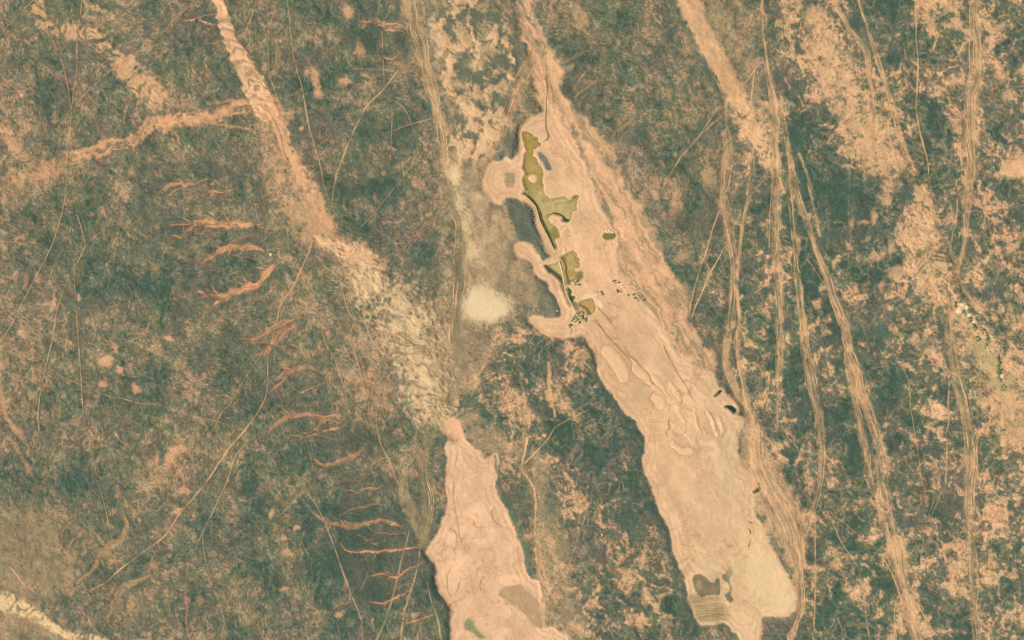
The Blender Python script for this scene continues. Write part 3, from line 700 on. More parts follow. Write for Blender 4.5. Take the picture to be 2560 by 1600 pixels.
area_strip("sand_strip", "sandy ridge crossed by dark scrub lines at right of centre", "sand strip", 'ripple', S(226, 182, 132), .85, 9,
           "2305,480,20 2312,500,26 2305,530,32 2300,565,42 2302,600,46 2314,645,50 2334,685,50 2352,722,38 2365,745,22", lift=2.0, seed=99, soft=.4)
area_strip("dirt_track", "slanting track crossing the sandy ridge towards the green gully", "track", 'streak', S(220, 176, 126), .85, 2,
           "2336,500,3 2341,527,4 2354,580,5 2375,620,5 2391,668,5 2402,705,5 2418,735,5 2446,768,4 2470,800,3", seed=101, soft=.35, strands=3)
area_strip("valley_floor", "shallow tan gully with green growth at the right edge", "gully", 'speckle', S(212, 174, 124), .82, 9,
           "2386,738,8 2396,770,16 2412,805,20 2440,850,32 2470,900,36 2500,950,42 2530,1000,46 2562,1050,50 2640,1160,60", lift=-1.5, seed=103, soft=.4)
paintc = S(172, 168, 112)
blob("2450,870,20,26,-40 2470,905,24,22 2420,790,10,24,-30 2510,960,30,24", paintc, .45, 6, .8)
area_strip("sand_strip", "bright bare sand spot at the right edge above the middle", "sand strip", 'plain', S(236, 188, 138), .9, 4, "2506,430,10 2530,422,22 2560,418,30 2640,410,34", seed=105, soft=.4)
area_strip("sand_strip", "oval bare sand spot beside the far right trail bundle", "sand strip", 'speckle', S(238, 190, 140), .98, 3, "2325,1024,18 2345,1028,22 2358,1036,16", seed=107, soft=.25)
area_strip("sand_strip", "sandy neck with widening foot right of the south lake bed", "sand strip", 'plain', S(218, 174, 124), .9, 3,
           "1370,905,3 1372,930,4 1375,972,5 1382,1000,4 1384,1040,3", seed=109, soft=.5)
area_strip("dirt_track", "sandy track winding down to the south lake bed on its right side", "track", 'streak', S(218, 174, 125), .8, 5,
           "1281,834,2 1294,880,2.5 1306,932,3 1306,985,4 1310,1010,9 1316,1040,14 1317,1065,7 1310,1117,6 1300,1170,6 1316,1202,6 1330,1226,6 1334,1279,7 1334,1327,7 1339,1359,10 1350,1412,12 1359,1451,10 1365,1491,9 1370,1544,9 1371,1572,7", seed=111, soft=.55, strands=2)
area_strip("sand_strip", "speckled sand drift right of the winding sandy track", "sand strip", 'speckle', S(214, 172, 124), .8, 5, "1375,985,10 1400,1010,16 1425,1030,14 1445,1045,8", seed=113, soft=.6)

# ---- scattered bare spots and dense scrub spots of the plain
blob("262,903,18,15,-30 341,970,13,10,30 258,960,13,8 446,1124,22,10 424,1150,12,18 390,1144,5,12 423,845,14,6,15 52,834,6,8 300,925,8,12,-30 286,868,14,6,60 130,760,7,12 134,745,6,6 198,745,4,8,-20 460,1228,12,10 440,1278,14,8,-20 482,1285,4,3", S(222, 170, 126), .8, 4)
blob("788,195,9,28,-15 798,232,10,10 770,180,6,6 868,30,12,16 900,120,10,24,-10 728,283,10,6,20 752,322,6,5,30 860,205,14,10 1070,535,7,5", S(216, 168, 124), .75, 4)
blob("680,1282,7,15,15 712,1342,9,6,25 742,1320,6,5 720,1380,14,8,40 710,1474,12,5 850,1536,11,8,-30 1040,1538,10,7 935,1358,8,3", S(216, 172, 124), .8, 3)
blob("1450,40,16,26,-20 1440,68,10,10 1638,444,10,8 1670,450,12,9 1690,505,14,20 1770,440,16,22 1640,487,8,14 1705,640,18,14", S(208, 168, 122), .6, 6)
blob("2100,790,14,9,50 2042,760,8,10 2085,660,6,14 2190,640,16,10 2230,620,10,20 2250,680,30,14 2205,720,8,12 2160,560,14,7 2130,560,6,18 2185,545,8,14 2215,500,14,16", S(224, 180, 132), .7, 6)
blob("2045,108,14,9 2010,110,6,5 2040,40,26,22 2365,5,8,7 2385,200,30,10 2350,220,14,6,25 2340,240,20,6,-10 2500,190,12,10 2520,240,16,12 2330,65,10,24 2395,60,12,14,-30 2480,100,14,10", S(226, 182, 132), .65, 6)
blob("1890,110,20,30 1770,330,40,22 1600,340,36,20 1180,70,0.1,0.1 1680,90,18,40,-25 2150,50,22,34 2010,340,30,20 2110,480,30,40 2140,540,26,24 2090,590,30,20 2000,560,20,30 2160,640,22,26", S(78, 102, 88), .55, 9, .8)
blob("910,100,50,22 1000,110,30,24 1010,310,40,40 930,330,50,30 900,470,70,26 1060,655,26,16 880,1100,70,30 850,1380,60,40 960,1380,50,30 940,1480,60,40 1060,1470,20,40", S(74, 92, 78), .62, 10, .9)
blob("2480,740,30,26 2380,600,14,18 1905,1150,0.1,0.1 2360,570,18,12 2500,690,20,20 2270,480,20,16 2170,450,24,20 2310,860,26,18 2200,830,26,22", S(84, 106, 92), .5, 7, .7)
blob("1140,394,18,20", S(196, 166, 122), .75, 8, .8)
# ------------------------------------------------------------------ washes: dark scrubby slopes either side, bed sunk a little
WASHES = []
def washes(text, curves, colour=S(228, 166, 116), alpha=.95, fat=1.05):
    rs = np.random.RandomState(len(text) * 31 + len(curves))
    out = []
    for n, q in enumerate(curves):
        sd_ = (len(text) * 7 + n * 3) % 97
        p = wobble(catmull(P(q), 3.0), 2.2, 20, sd_); s = np.arange(len(p)) * 3.0
        tap = .35 + .65 * sm(0, 40, s) * sm(0, 22, s[-1] - s)
        p[:, 2] = np.maximum(p[:, 2] * fat * tap * (1 + .5 * fbm(s, s * 0 + sd_, 22, 2, 377)), .55)
        out.append(p)
        hp = catmull(P(q), 8.0).copy(); hp[:, 2] = hp[:, 2] * 2.4 + 9
        a_, b_, dn, ss, tt = strip_field(hp, 6)
        fr = (LAB[a_, b_] == 0)
        paint(a_, b_, sm(1.5, .2, dn) * .38 * fr, S(98, 106, 88))
        hp[:, 2] = catmull(P(q), 8.0)[:, 2] * 1.2 + 1.5
        a_, b_, dn, ss, tt = strip_field(hp, 3)
        H[a_, b_] -= sm(1.6, .3, dn) * 1.6
        paint(a_, b_, sm(1.9, .6, dn) * .3, S(168, 134, 100))
        # side rills
        for k in range(int(len(p) * 3.0 / 17)):
            i = rs.randint(3, max(4, len(p) - 3)); i = min(i, len(p) - 2)
            d = p[i + 1, :2] - p[i, :2]; an = math.atan2(d[1], d[0]) + math.pi + rs.choice((-1, 1)) * rs.uniform(.35, .9)
            L = rs.uniform(8, 40) * (.5 + .5 * min(1, p[i, 2] / 3)); m_ = max(4, int(L / 3))
            tt_ = np.linspace(0, 1, m_)
            r_ = np.stack([p[i, 0] + np.cos(an) * L * tt_, p[i, 1] + np.sin(an) * L * tt_, (.7 + .25 * p[i, 2]) * (1 - .75 * tt_)], 1)
            out.append(wobble(r_, 2.0, 10, sd_ + k))
    # the upper end frays and a faint thread runs on downslope to the valley
    p = out[0]
    if p[-1, 0] < 900 and p[-1, 2] > .3 and p[0, 0] > 350:
        L = rs.uniform(30, 70); tt_ = np.linspace(0, 1, 16); an = rs.uniform(-.35, .2)
        out.append(wobble(np.stack([p[-4, 0] + np.cos(an) * L * tt_, p[-4, 1] + np.sin(an) * L * tt_, 1.2 - .7 * tt_], 1), 2.0, 18, 7))
    WASHES.append((text, out, colour, alpha))

washes("uppermost small orange wash left of the diagonal sand strip, below the broad wash", ["397,474,1.5 423,463,3 455,457,4.5 475,459,4 494,461,1.5", "413,494,1 424,484,2 440,474,1.5 480,463,1"])
washes("tiny orange wash right of the uppermost small wash", ["514,476,2.5 522,478,4 542,481,2.5 569,479,1"])
washes("orange wash with root-like forks, level with the narrows of the sand strip", ["415,560,1 440,561,2 463,561,3 485,558,4.5 503,556,5 520,560,5.5 542,561,6 565,562,5 595,560,6 618,561,5 640,566,2.5", "483,560,3 475,568,4 466,577,4 458,587,3.5 450,593,3 438,590,2 424,590,1", "514,568,1 508,578,1.2 500,584,1.2 486,586,.8", "490,566,1 484,580,1.2 482,586,.8"])
washes("arched orange wash below the forked one", ["498,664,1.5 510,652,3 524,643,4 540,633,5 556,625,5 570,618,5 582,616,5 610,619,5 640,620,5 656,627,2.5 664,634,1"])
washes("large forked orange wash with a western prong, left of centre", ["485,731,2 500,730,3.5 516,733,4 536,740,5 556,744,6 570,740,6 582,733,6 605,722,6 625,714,6 645,708,6 658,696,6 666,682,5.5 675,672,4.5 692,657,2.5", "560,745,5 550,752,5 542,757,5 532,765,3.5 523,771,1.5"])
washes("thin paired orange wash curling in from the left of centre", ["595,845,1 615,847,1.5 640,848,3 652,840,3 666,829,3.5 685,818,3 706,808,3 725,800,2.5 742,795,1", "622,892,1 640,887,2 656,885,4 668,872,4 680,858,5 695,843,4.5 711,829,4.5 728,817,3 748,807,1.5"], S(216, 156, 114))
washes("faint short orange wash above the thin paired one", ["640,789,1 652,782,1.5 666,773,1.5 690,770,1"], alpha=.7)
washes("orange wash with blurred double bend beside the diagonal tracks", ["670,981,1.5 684,970,2.5 698,959,3 708,948,3.5 719,935,4 730,925,4 740,919,4 756,918,3.5 772,919,3 785,926,2.5 801,938,1", "686,949,1 700,938,2 714,927,2 726,922,2"], S(206, 156, 114))
washes("slender orange wash squiggle below the double bend", ["735,975,1 745,981,1.2 756,982,1.5 764,977,1.5 772,972,1.2 784,967,1.2 797,964,1"], alpha=.75)
washes("wide blurred orange wash enclosing a dark oval of scrub", ["664,1086,1.5 678,1072,3 693,1059,4 706,1050,5 719,1043,5 740,1038,5 759,1037,5 780,1037,4 799,1040,4.5 820,1040,4 841,1036,4 856,1050,5", "860,1056,6 836,1052,6 809,1052,4 798,1064,3 788,1075,2.2 770,1079,1.5 751,1080,1", "712,1091,.8 740,1090,1.2 772,1089,1.5 800,1082,1.5 825,1075,1.5 845,1070,1.8 866,1066,1.2"], S(212, 160, 116), .8)
washes("orange wash with short western forks, below the blurred oval one", ["778,1152,1 790,1157,1.5 809,1162,3 824,1161,3.5 838,1157,3.5 858,1149,4 878,1141,4 892,1132,3 908,1122,1.5", "812,1166,2 804,1172,2 791,1187,1.2"], S(206, 154, 112))
washes("hair-thin pale wash in dark scrub, right of the western forks", ["860,1229,.8 876,1227,1.2 891,1230,1.8 905,1224,1.6 926,1221,1.6 940,1223,1.4 957,1218,.8"])
washes("long wavy orange wash in dark scrub, left of the south lake bed", ["776,1278,1.5 792,1288,2.5 809,1300,3 826,1308,3.5 846,1311,4 870,1313,4.5 891,1316,5 908,1311,4 926,1308,4 944,1301,4 960,1299,4 976,1306,3.5 992,1314,3 1012,1316,1.5"], S(204, 158, 112))
washes("thin pink wash reaching the shore of the south lake bed", ["852,1359,.8 865,1375,1.5 880,1380,2 899,1382,2.4 918,1379,2.3 936,1380,2.3 960,1377,2.3 984,1375,2.4 1005,1371,2 1024,1369,2 1058,1368,1.5"])
washes("short orange wash between two ruts, lower middle", ["920,1441,1 935,1438,2 955,1435,3 970,1440,2.5 989,1443,2.5 1004,1434,1.6 1018,1425,1.4 1058,1406,.9"])
washes("curved thin wash near the bottom, left of the south lake bed", ["921,1506,1.2 940,1508,1.7 957,1509,2 975,1501,2.3 992,1491,2.4 1008,1483,2 1022,1477,1.6"])
washes("lowest thin wash, left of the south lake bed at bottom", ["1008,1560,1 1030,1554,2 1050,1550,1.8 1066,1541,1.4 1084,1533,1.2", "1045,1570,.8 1054,1555,1 1068,1544,1"], alpha=.7)
washes("braided orange wash at top, joining the olive trail", ["895,54,1.5 912,52,3 931,54,3.5 945,60,4 960,65,4 979,66,4.5 995,66,4.5 1014,66,4", "935,52,2.5 960,58,2 984,58,2 1000,52,1.5", "952,66,3 966,74,3 990,76,2 1008,80,1"], S(226, 174, 126))
washes("broken orange wash below the braided one, left of the olive trail", ["945,144,1.2 965,146,2.5 980,146,3 990,142,3 1000,137,1.5", "966,160,1.2 982,158,2.5 1000,163,3.2 1014,164,3 1026,156,2 1040,158,1.2"], S(216, 164, 118), .75)
washes("pinkish Y-shaped wash just left of the diagonal sand strip at top", ["456,54,1 474,52,1.8 490,47,3 498,44,2.5", "492,48,3 505,55,2.5 516,58,2.4 530,61,2 545,64,1.5"], S(232, 178, 138))
washes("small straight orange wash left of the diagonal sand strip near top", ["507,107,1 525,108,1.6 540,107,1.8 552,109,1"])
washes("pale gully branching north-east from the sand fan", ["1434,245,1.5 1448,233,2.5 1460,224,2.5 1474,213,2.5 1488,204,2.5 1502,190,2", "1430,224,1.5 1444,206,2 1456,188,2 1472,172,1.5"], S(184, 156, 112), .7)
washes("second pale gully higher up on the sand fan", ["1398,160,1 1420,152,1.5 1440,138,1.5 1455,128,1"], S(190, 150, 108), .6)
washes("pale gullies fanning from the right flank of the sand fan", ["1525,345,1.5 1540,328,2 1560,312,3 1580,306,3", "1545,350,1 1560,335,1.5 1578,325,1.5", "1488,266,1 1505,250,2 1515,246,1.5"], S(190, 158, 114), .65)
washes("broad grey green gully with pale bed at lower left", ["191,1461,2 205,1447,3 225,1430,4 238,1412,5 249,1390,6 262,1374,6 278,1361,6 292,1354,5 304,1346,5 312,1330,4 316,1314,4 310,1296,3 300,1280,2"], S(196, 162, 112), .72)
washes("pale gully forking to the bottom at lower left", ["252,1572,1.5 264,1548,3 278,1523,4 288,1504,5 296,1486,5 306,1472,5 317,1462,5 334,1456,4 349,1451,4 366,1443,3 383,1432,1.5"], S(196, 162, 118), .75)
washes("faint looping gully beside the rippled rise at lower left", ["160,1375,1.5 172,1362,2 184,1346,2.5 198,1338,2.5 208,1325,2 204,1312,1.5", "152,1340,1.5 164,1318,2 178,1306,2.5 186,1310,2"], S(188, 158, 116), .65)


washes("thin red finger gully high on the left, above the uppermost small wash", ["418,425,.8 432,424,1.2 447,421,1.2"], alpha=.7)
washes("pair of thin finger gullies right of the forked wash", ["640,566,1.2 660,570,1 684,574,.8", "655,612,.9 676,612,1.2 694,610,.8"], alpha=.7)
washes("thin finger gullies fanning above the long wavy wash", ["895,1340,.8 915,1352,1 932,1346,.9", "900,1402,.8 914,1394,1.2 922,1386,1"], S(196, 158, 120), .7)

rsw = np.random.RandomState(21)
for k, (xa, ya, L) in enumerate(((600, 505, 90), (610, 530, 60), (640, 590, 80), (655, 648, 90), (668, 745, 100), (690, 832, 80), (735, 870, 90), (800, 905, 70), (800, 1008, 90), (860, 1100, 80), (930, 1185, 90), (960, 1262, 110), (1010, 1340, 90), (1040, 1460, 80))):
    q = " ".join(f"{xa - L * t + rsw.uniform(-4, 4):.0f},{ya + 26 * t * t * (1 if k % 3 else -.5) + rsw.uniform(-4, 4):.0f},{1.5 * (1 - .6 * t):.1f}" for t in np.linspace(0, 1, 6))
    nth = "uppermost second third fourth fifth sixth seventh eighth ninth tenth eleventh twelfth thirteenth lowest".split()[k]
    washes(f"{nth} of the faint thread gullies on the slope west of the central valley", [q], S(196, 152, 112), .55)
# ------------------------------------------------------------------ ponds: carve their beds
def ring(s, step=2.0):
    return catmull(P(s, 2), step, closed=True)

POND_N = ring("1310,329 1321,331 1331,338 1332,345 1343,345 1344,355 1351,358 1348,363 1340,367 1334,373 1332,380 1334,390 1341,398 1345,406 1346,413 1352,417 1357,426 1356,436 1355,448 1356,458 1358,467 1360,482 1365,489 1374,496 1379,499 1394,497 1403,495 1410,493 1419,498 1429,500 1434,492 1439,489 1446,490 1442,502 1439,512 1440,522 1432,525 1428,533 1426,541 1423,552 1408,552 1407,543 1399,538 1387,535 1377,536 1371,542 1371,549 1374,557 1378,562 1388,567 1394,575 1397,584 1398,592 1389,594 1387,604 1391,613 1393,621 1386,620 1383,616 1377,602 1370,586 1363,574 1357,561 1351,549 1348,537 1344,525 1339,512 1329,502 1321,494 1314,487 1306,484 1315,475 1314,470 1311,461 1308,448 1312,440 1316,435 1311,426 1308,417 1311,404 1312,394 1312,385 1319,380 1319,374 1314,363 1312,350 1309,338")
ISLE_1 = ring("1319,443 1326,437 1333,434 1342,437 1344,445 1345,451 1340,456 1333,458 1326,455 1322,450")
ISLE_2 = ring("1317,333 1321,334 1323,340 1320,342 1317,339", 1.0)
POND_M = ring("1412,638 1419,634 1425,632 1433,627 1435,632 1439,632 1443,637 1441,643 1446,648 1443,654 1448,660 1446,666 1439,667 1436,673 1438,678 1443,681 1451,680 1456,683 1455,689 1456,694 1449,700 1442,697 1436,700 1426,703 1425,710 1416,713 1411,700 1409,690 1407,676 1406,666 1404,656 1402,648 1402,642 1407,641")
POND_W = ring("1363,663 1377,664 1390,660 1399,655 1403,668 1406,690 1410,715 1417,740 1425,755 1428,766 1424,765 1416,747 1410,733 1405,720 1404,710 1398,699 1388,690 1379,683 1372,678")
POND_E = ring("1420,720 1428,725 1427,733 1430,741 1436,742 1434,752 1440,757 1445,758 1449,769 1452,776 1447,781 1444,783 1437,767 1431,755 1424,742 1421,730")
POND_Q = ring("1451,758 1459,753 1469,750 1480,747 1483,754 1488,774 1482,781 1467,788 1461,784 1458,777")
POND_S = ring("1448,783 1458,779 1460,789 1453,789", 1.5)
POND_5 = ring("1510,590 1515,583 1524,585 1537,583 1538,593 1527,597 1515,596", 1.5)
POND_6 = ring("1813,1017 1818,1014 1826,1014 1832,1016 1839,1022 1841,1025 1839,1030 1836,1034 1829,1027 1821,1021", 1.5)
POND_7 = ring("1787,990 1795,982 1798,977 1805,976 1802,981 1796,986 1789,991", 1.5)
POND_8 = ring("1886,1229 1892,1225 1893,1222 1900,1220 1899,1227 1892,1230 1888,1233", 1.5)
w_olive = S(170, 149, 74); w_tan = S(200, 176, 118); w_dark = S(80, 92, 56); w_deep = S(36, 66, 52); w_brown = S(196, 156, 92); w_teal = S(46, 84, 70); w_moss = S(138, 128, 62)
LEVEL = -4.3
PONDS = [("pond", "long olive green pond with a round island, upper part of the lake bed", POND_N, [ISLE_1, ISLE_2], w_olive),
         ("pond", "olive pond with ragged east shore below the long green pond", POND_M, [], S(174, 152, 82)),
         ("pond", "narrow channel of dark green water west of the dike road", POND_W, [], w_dark),
         ("pond", "dark green strip of water between dike road and square reservoir", POND_E, [], w_teal),
         ("pond", "square reservoir of muddy brown water", POND_Q, [], w_brown),
         ("pond", "tiny muddy puddle at the corner of the square reservoir", POND_S, [], S(204, 160, 96)),
         ("pond", "small olive pool alone on the east side of the lake bed", POND_5, [], S(128, 122, 58)),
         ("pond", "black green half moon pond on the east shore of the lake bed", POND_6, [], w_deep),
         ("pond", "dark sliver of water above the half moon pond", POND_7, [], S(50, 62, 38)),
         ("pond", "tiny dark pool on the lower east shore of the lake bed", POND_8, [], S(62, 76, 58))]

def pond_sd(x, y, outer, isles):
    sd = poly_sd(outer, x, y)
    if len(outer) > 60:
        sd = sd + 1.3 * fbm(x, y, 7, 2, 711)
    for q in isles:
        sd = np.maximum(sd, -poly_sd(q, x, y))
    return sd

for nm, tx, outer, isles, colr in PONDS:
    sj, si = window(outer[:, 0].min() - 30, outer[:, 0].max() + 30, outer[:, 1].min() - 30, outer[:, 1].max() + 30)
    sd = pond_sd(X[sj, si], Y[sj, si], outer, isles)
    near = sm(22, 8, sd)
    h = H[sj, si] * (1 - near) + near * (-3.0 + .15 * ROUGHH[sj, si])
    h = np.where(sd < 9, np.minimum(h, LEVEL + .22 * sd + np.where(sd > 0, .05, 0)), h)
    h = np.where(sd < 0, np.maximum(h, LEVEL - 2.2), h)
    H[sj, si] = np.where((sd > 1.5) & (sd < 9), h + .5 * sm(1.5, 5, sd) * sm(9, 6, sd), h)
    COVER[sj, si] = np.maximum(COVER[sj, si], near)
    # damp bank, then a pale salt line
    paint(sj, si, sm(6.0, 1.0, sd + 2.0 * ROUGHH[sj, si]) * .6, S(156, 134, 90))
    paint(sj, si, sm(12, 5, sd) * sm(2.5, 4.5, sd) * .35, S(246, 206, 156))
    paint(sj, si, (sd < .6) * .9, S(120, 112, 70))
blob("1334,446,11,10", S(238, 194, 152), .9, 0); blob("1390,549,14,10,15", S(238, 190, 146), .8, 1)
HSAFE = H

# ------------------------------------------------------------------ mesh helpers
def new_obj(name, me, parent=None, **props):
    o = bpy.data.objects.new(name, me)
    scene.collection.objects.link(o)
    if parent is not None:
        o.parent = parent
    for k, v in props.items():
        o[k] = v
    return o

def mesh_np(name, verts, faces, mat, cols=None, nrm=None, smooth=True):
    """verts (n,3), faces (m,k) with k = 3 or 4"""
    verts = np.ascontiguousarray(verts, np.float32); faces = np.ascontiguousarray(faces, np.int32)
    me = bpy.data.meshes.new(name)
    me.vertices.add(len(verts)); me.vertices.foreach_set("co", verts.ravel())
    k = faces.shape[1]
    me.loops.add(faces.size); me.loops.foreach_set("vertex_index", faces.ravel())
    me.polygons.add(len(faces))
    me.polygons.foreach_set("loop_start", np.arange(0, faces.size, k, dtype=np.int32))
    me.update(calc_edges=True)
    me.polygons.foreach_set("use_smooth", np.full(len(faces), smooth))
    if cols is not None:
        at = me.attributes.new("albedo", 'FLOAT_COLOR', 'POINT')
        c4 = np.ones((len(verts), 4), np.float32); c4[:, :3] = np.clip(cols, 0, 1)
        at.data.foreach_set("color", c4.ravel())
    me.materials.append(mat)
    if nrm is not None:
        try:
            me.normals_split_custom_set_from_vertices(np.ascontiguousarray(nrm, np.float32))
        except Exception as e:
            print("normals", e)
    me.update()
    return me

def W(px, py, z):
    return np.stack([px - 1280.0, 800.0 - py, z], -1)

def bil(A, px, py):
    fx = np.clip((np.asarray(px) - GX0) / STEP, 0, NX - 1.001); fy = np.clip((np.asarray(py) - GY0) / STEP, 0, NY - 1.001)
    i = fx.astype(int); j = fy.astype(int); u = fx - i; v = fy - j
    if A.ndim == 3:
        u = u[..., None]; v = v[..., None]
    return (A[j, i] * (1 - u) + A[j, i + 1] * u) * (1 - v) + (A[j + 1, i] * (1 - u) + A[j + 1, i + 1] * u) * v

# ------------------------------------------------------------------ materials
def mat_ground(name, rough=.95, fine=.16, scale=.45, bump=.0, spec=.08, base=None):
    m = bpy.data.materials.new(name); m.use_nodes = True
    nt = m.node_tree; b = nt.nodes["Principled BSDF"]; ln = nt.links.new
    tc = nt.nodes.new("ShaderNodeTexCoord")
    n1 = nt.nodes.new("ShaderNodeTexNoise"); n1.inputs["Scale"].default_value = scale; n1.inputs["Detail"].default_value = 3.0; n1.inputs["Roughness"].default_value = .65
    ln(tc.outputs["Object"], n1.inputs["Vector"])
    n2 = nt.nodes.new("ShaderNodeTexNoise"); n2.inputs["Scale"].default_value = scale * .17; n2.inputs["Detail"].default_value = 4.0
    ln(tc.outputs["Object"], n2.inputs["Vector"])
    r1 = nt.nodes.new("ShaderNodeMapRange"); r1.inputs[1].default_value = .3; r1.inputs[2].default_value = .7; r1.inputs[3].default_value = 1 - fine; r1.inputs[4].default_value = 1 + fine
    ln(n1.outputs["Fac"], r1.inputs[0])
    r2 = nt.nodes.new("ShaderNodeMapRange"); r2.inputs[1].default_value = .3; r2.inputs[2].default_value = .7; r2.inputs[3].default_value = 1 - fine * .5; r2.inputs[4].default_value = 1 + fine * .5
    ln(n2.outputs["Fac"], r2.inputs[0])
    mu = nt.nodes.new("ShaderNodeMath"); mu.operation = 'MULTIPLY'
    ln(r1.outputs[0], mu.inputs[0]); ln(r2.outputs[0], mu.inputs[1])
    vm = nt.nodes.new("ShaderNodeVectorMath"); vm.operation = 'SCALE'
    ln(mu.outputs[0], vm.inputs["Scale"])
    if base is None:
        at = nt.nodes.new("ShaderNodeAttribute"); at.attribute_name = "albedo"
        ln(at.outputs["Color"], vm.inputs[0])
    else:
        rgb = nt.nodes.new("ShaderNodeRGB"); rgb.outputs[0].default_value = (*[float(q) for q in base], 1)
        ln(rgb.outputs[0], vm.inputs[0])
    ln(vm.outputs[0], b.inputs["Base Color"])
    b.inputs["Roughness"].default_value = rough
    b.inputs["Specular IOR Level"].default_value = spec
    if bump:
        bp = nt.nodes.new("ShaderNodeBump"); bp.inputs["Strength"].default_value = bump; bp.inputs["Distance"].default_value = .6
        ln(n1.outputs["Fac"], bp.inputs["Height"]); ln(bp.outputs[0], b.inputs["Normal"])
    return m

M_SOIL = mat_ground("scrubland_soil", fine=.20, scale=.22, bump=.5)
M_CLAY = mat_ground("dry_clay", fine=.045, scale=.16, bump=.03)
M_SAND = mat_ground("loose_sand", fine=.17, scale=.22, bump=.3)
M_TRACK = mat_ground("rutted_dust", fine=.16, scale=.22)
M_WATER = mat_ground("pond_water", rough=.12, fine=.05, scale=.12, spec=.5)
M_HEAP = mat_ground("spoil_earth", fine=.06, scale=.6, base=S(240, 206, 164))
M_BANK = mat_ground("packed_earth", fine=.1, scale=.6, base=S(236, 190, 146))
M_CREST = mat_ground("crest_gravel", fine=.08, scale=.5, base=S(206, 188, 140))
M_FURROW = mat_ground("damp_furrow", fine=.15, scale=.5, base=S(142, 120, 80))
M_BARK = mat_ground("bark", fine=.2, scale=3.0, base=(.10, .075, .05))
M_LEAF = [mat_ground("leaves_a", fine=.25, scale=.7, base=S(124, 152, 92)), mat_ground("leaves_b", fine=.25, scale=.7, base=S(108, 142, 96)), mat_ground("leaves_c", fine=.25, scale=.7, base=S(148, 164, 104))]
M_SHRUB = mat_ground("shrub_twigs", fine=.3, scale=.05, base=S(92, 110, 86))

# ------------------------------------------------------------------ soften: no cliff at the rim of the sampled land
edge = np.minimum(np.minimum(X - GX0, GX1 - X), np.minimum(Y - GY0, GY1 - Y))
H = H + (base_height(X, Y) - H) * sm(45, 8, edge)
gyv, gxv = np.gradient(H, STEP)
NRM = np.stack([-gxv, gyv, np.ones_like(H)], -1); NRM /= np.linalg.norm(NRM, axis=-1, keepdims=True)
VERT = W(X, Y, H)
C = np.clip(C, .012, .62)

FL = LAB[:-1, :-1]
jj, ii = np.mgrid[0:NY - 1, 0:NX - 1]
v00 = (jj * NX + ii); QUADS = np.stack([v00, v00 + NX, v00 + NX + 1, v00 + 1], -1).astype(np.int32)
VF = VERT.reshape(-1, 3); CF = C.reshape(-1, 3); NF = NRM.reshape(-1, 3)

def piece(k, name, mat):
    q = QUADS[FL == k]
    if len(q) == 0:
        return None
    u, inv = np.unique(q.ravel(), return_inverse=True)
    return mesh_np(name, VF[u], inv.reshape(-1, 4), mat, CF[u], NF[u])

# the land around the frame, sampled coarsely, so that the ground goes on to the horizon
def apron():
    def axis(lo, hi):
        return np.concatenate([[-30000, -15000, -8000, -5000], np.arange(lo - 2600, lo - 520, 65), np.arange(lo - 520, hi + 521, 13), np.arange(hi + 585, hi + 2700, 65), [8000, 11000, 18000, 33000]]).astype(np.float32)
    ax, ay = axis(GX0, GX1), axis(GY0, GY1)
    AX, AY = np.meshgrid(ax, ay)
    c, _, _ = base_land(AX, AY)
    far = (np.abs(AX - 1280) > 4000) | (np.abs(AY - 800) > 3300)
    h = np.where(far, 0, base_height(AX, AY)) - .3
    h = np.where((AX > GX0 - 8) & (AX < GX1 + 8) & (AY > GY0 - 8) & (AY < GY1 + 8), h - 1.2, h)
    n = len(ax)
    j, i = np.mgrid[0:len(ay) - 1, 0:n - 1]
    cx = (ax[i] + ax[i + 1]) / 2; cy = (ay[j] + ay[j + 1]) / 2
    keep = ~((cx > GX0 + 7) & (cx < GX1 - 7) & (cy > GY0 + 7) & (cy < GY1 - 7))
    a = j * n + i
    q = np.stack([a, a + n, a + n + 1, a + 1], -1)[keep]
    u, inv = np.unique(q.ravel(), return_inverse=True)
    return W(AX, AY, h).reshape(-1, 3)[u], inv.reshape(-1, 4), c.reshape(-1, 3)[u]

q0 = QUADS[FL == 0]
u0, inv0 = np.unique(q0.ravel(), return_inverse=True)
av, af, ac = apron()
up = np.tile(np.array([[0, 0, 1]], np.float32), (len(av), 1))
g_me = mesh_np("ground", np.vstack([VF[u0], av]), np.vstack([inv0.reshape(-1, 4), af + len(u0)]), M_SOIL, np.vstack([CF[u0], ac]), np.vstack([NF[u0], up]))
new_obj("ground", g_me, kind="structure", label="wide scrubby gravel plain reaching past every edge", category="ground")

AREA_OBJ = {}
for k in range(1, len(AREAS)):
    nm, tx, cat = AREAS[k]
    mt = M_CLAY if nm in ("dry_lake_bed", "salt_flat") else M_TRACK if nm == "dirt_track" else M_SAND
    if nm == "scrub_flat":
        mt = M_SOIL
    me = piece(k, nm, mt)
    if me is None:
        print("EMPTY AREA", nm, tx); continue
    AREA_OBJ[k] = new_obj(nm, me, kind="structure", label=tx, category=cat)

# ------------------------------------------------------------------ ponds
def point_line(q, x, y):
    p = catmull(P(q), 3.0); best = np.full(x.shape, 1e9, np.float32); hw = np.ones(x.shape, np.float32)
    for k in range(len(p) - 1):
        ax, ay, ah = p[k]; bx, by, bh = p[k + 1]; dx, dy = bx - ax, by - ay
        t = np.clip(((x - ax) * dx + (y - ay) * dy) / (dx * dx + dy * dy + 1e-9), 0, 1)
        d = np.hypot(x - ax - t * dx, y - ay - t * dy) / (ah + (bh - ah) * t)
        best = np.minimum(best, d)
    return best

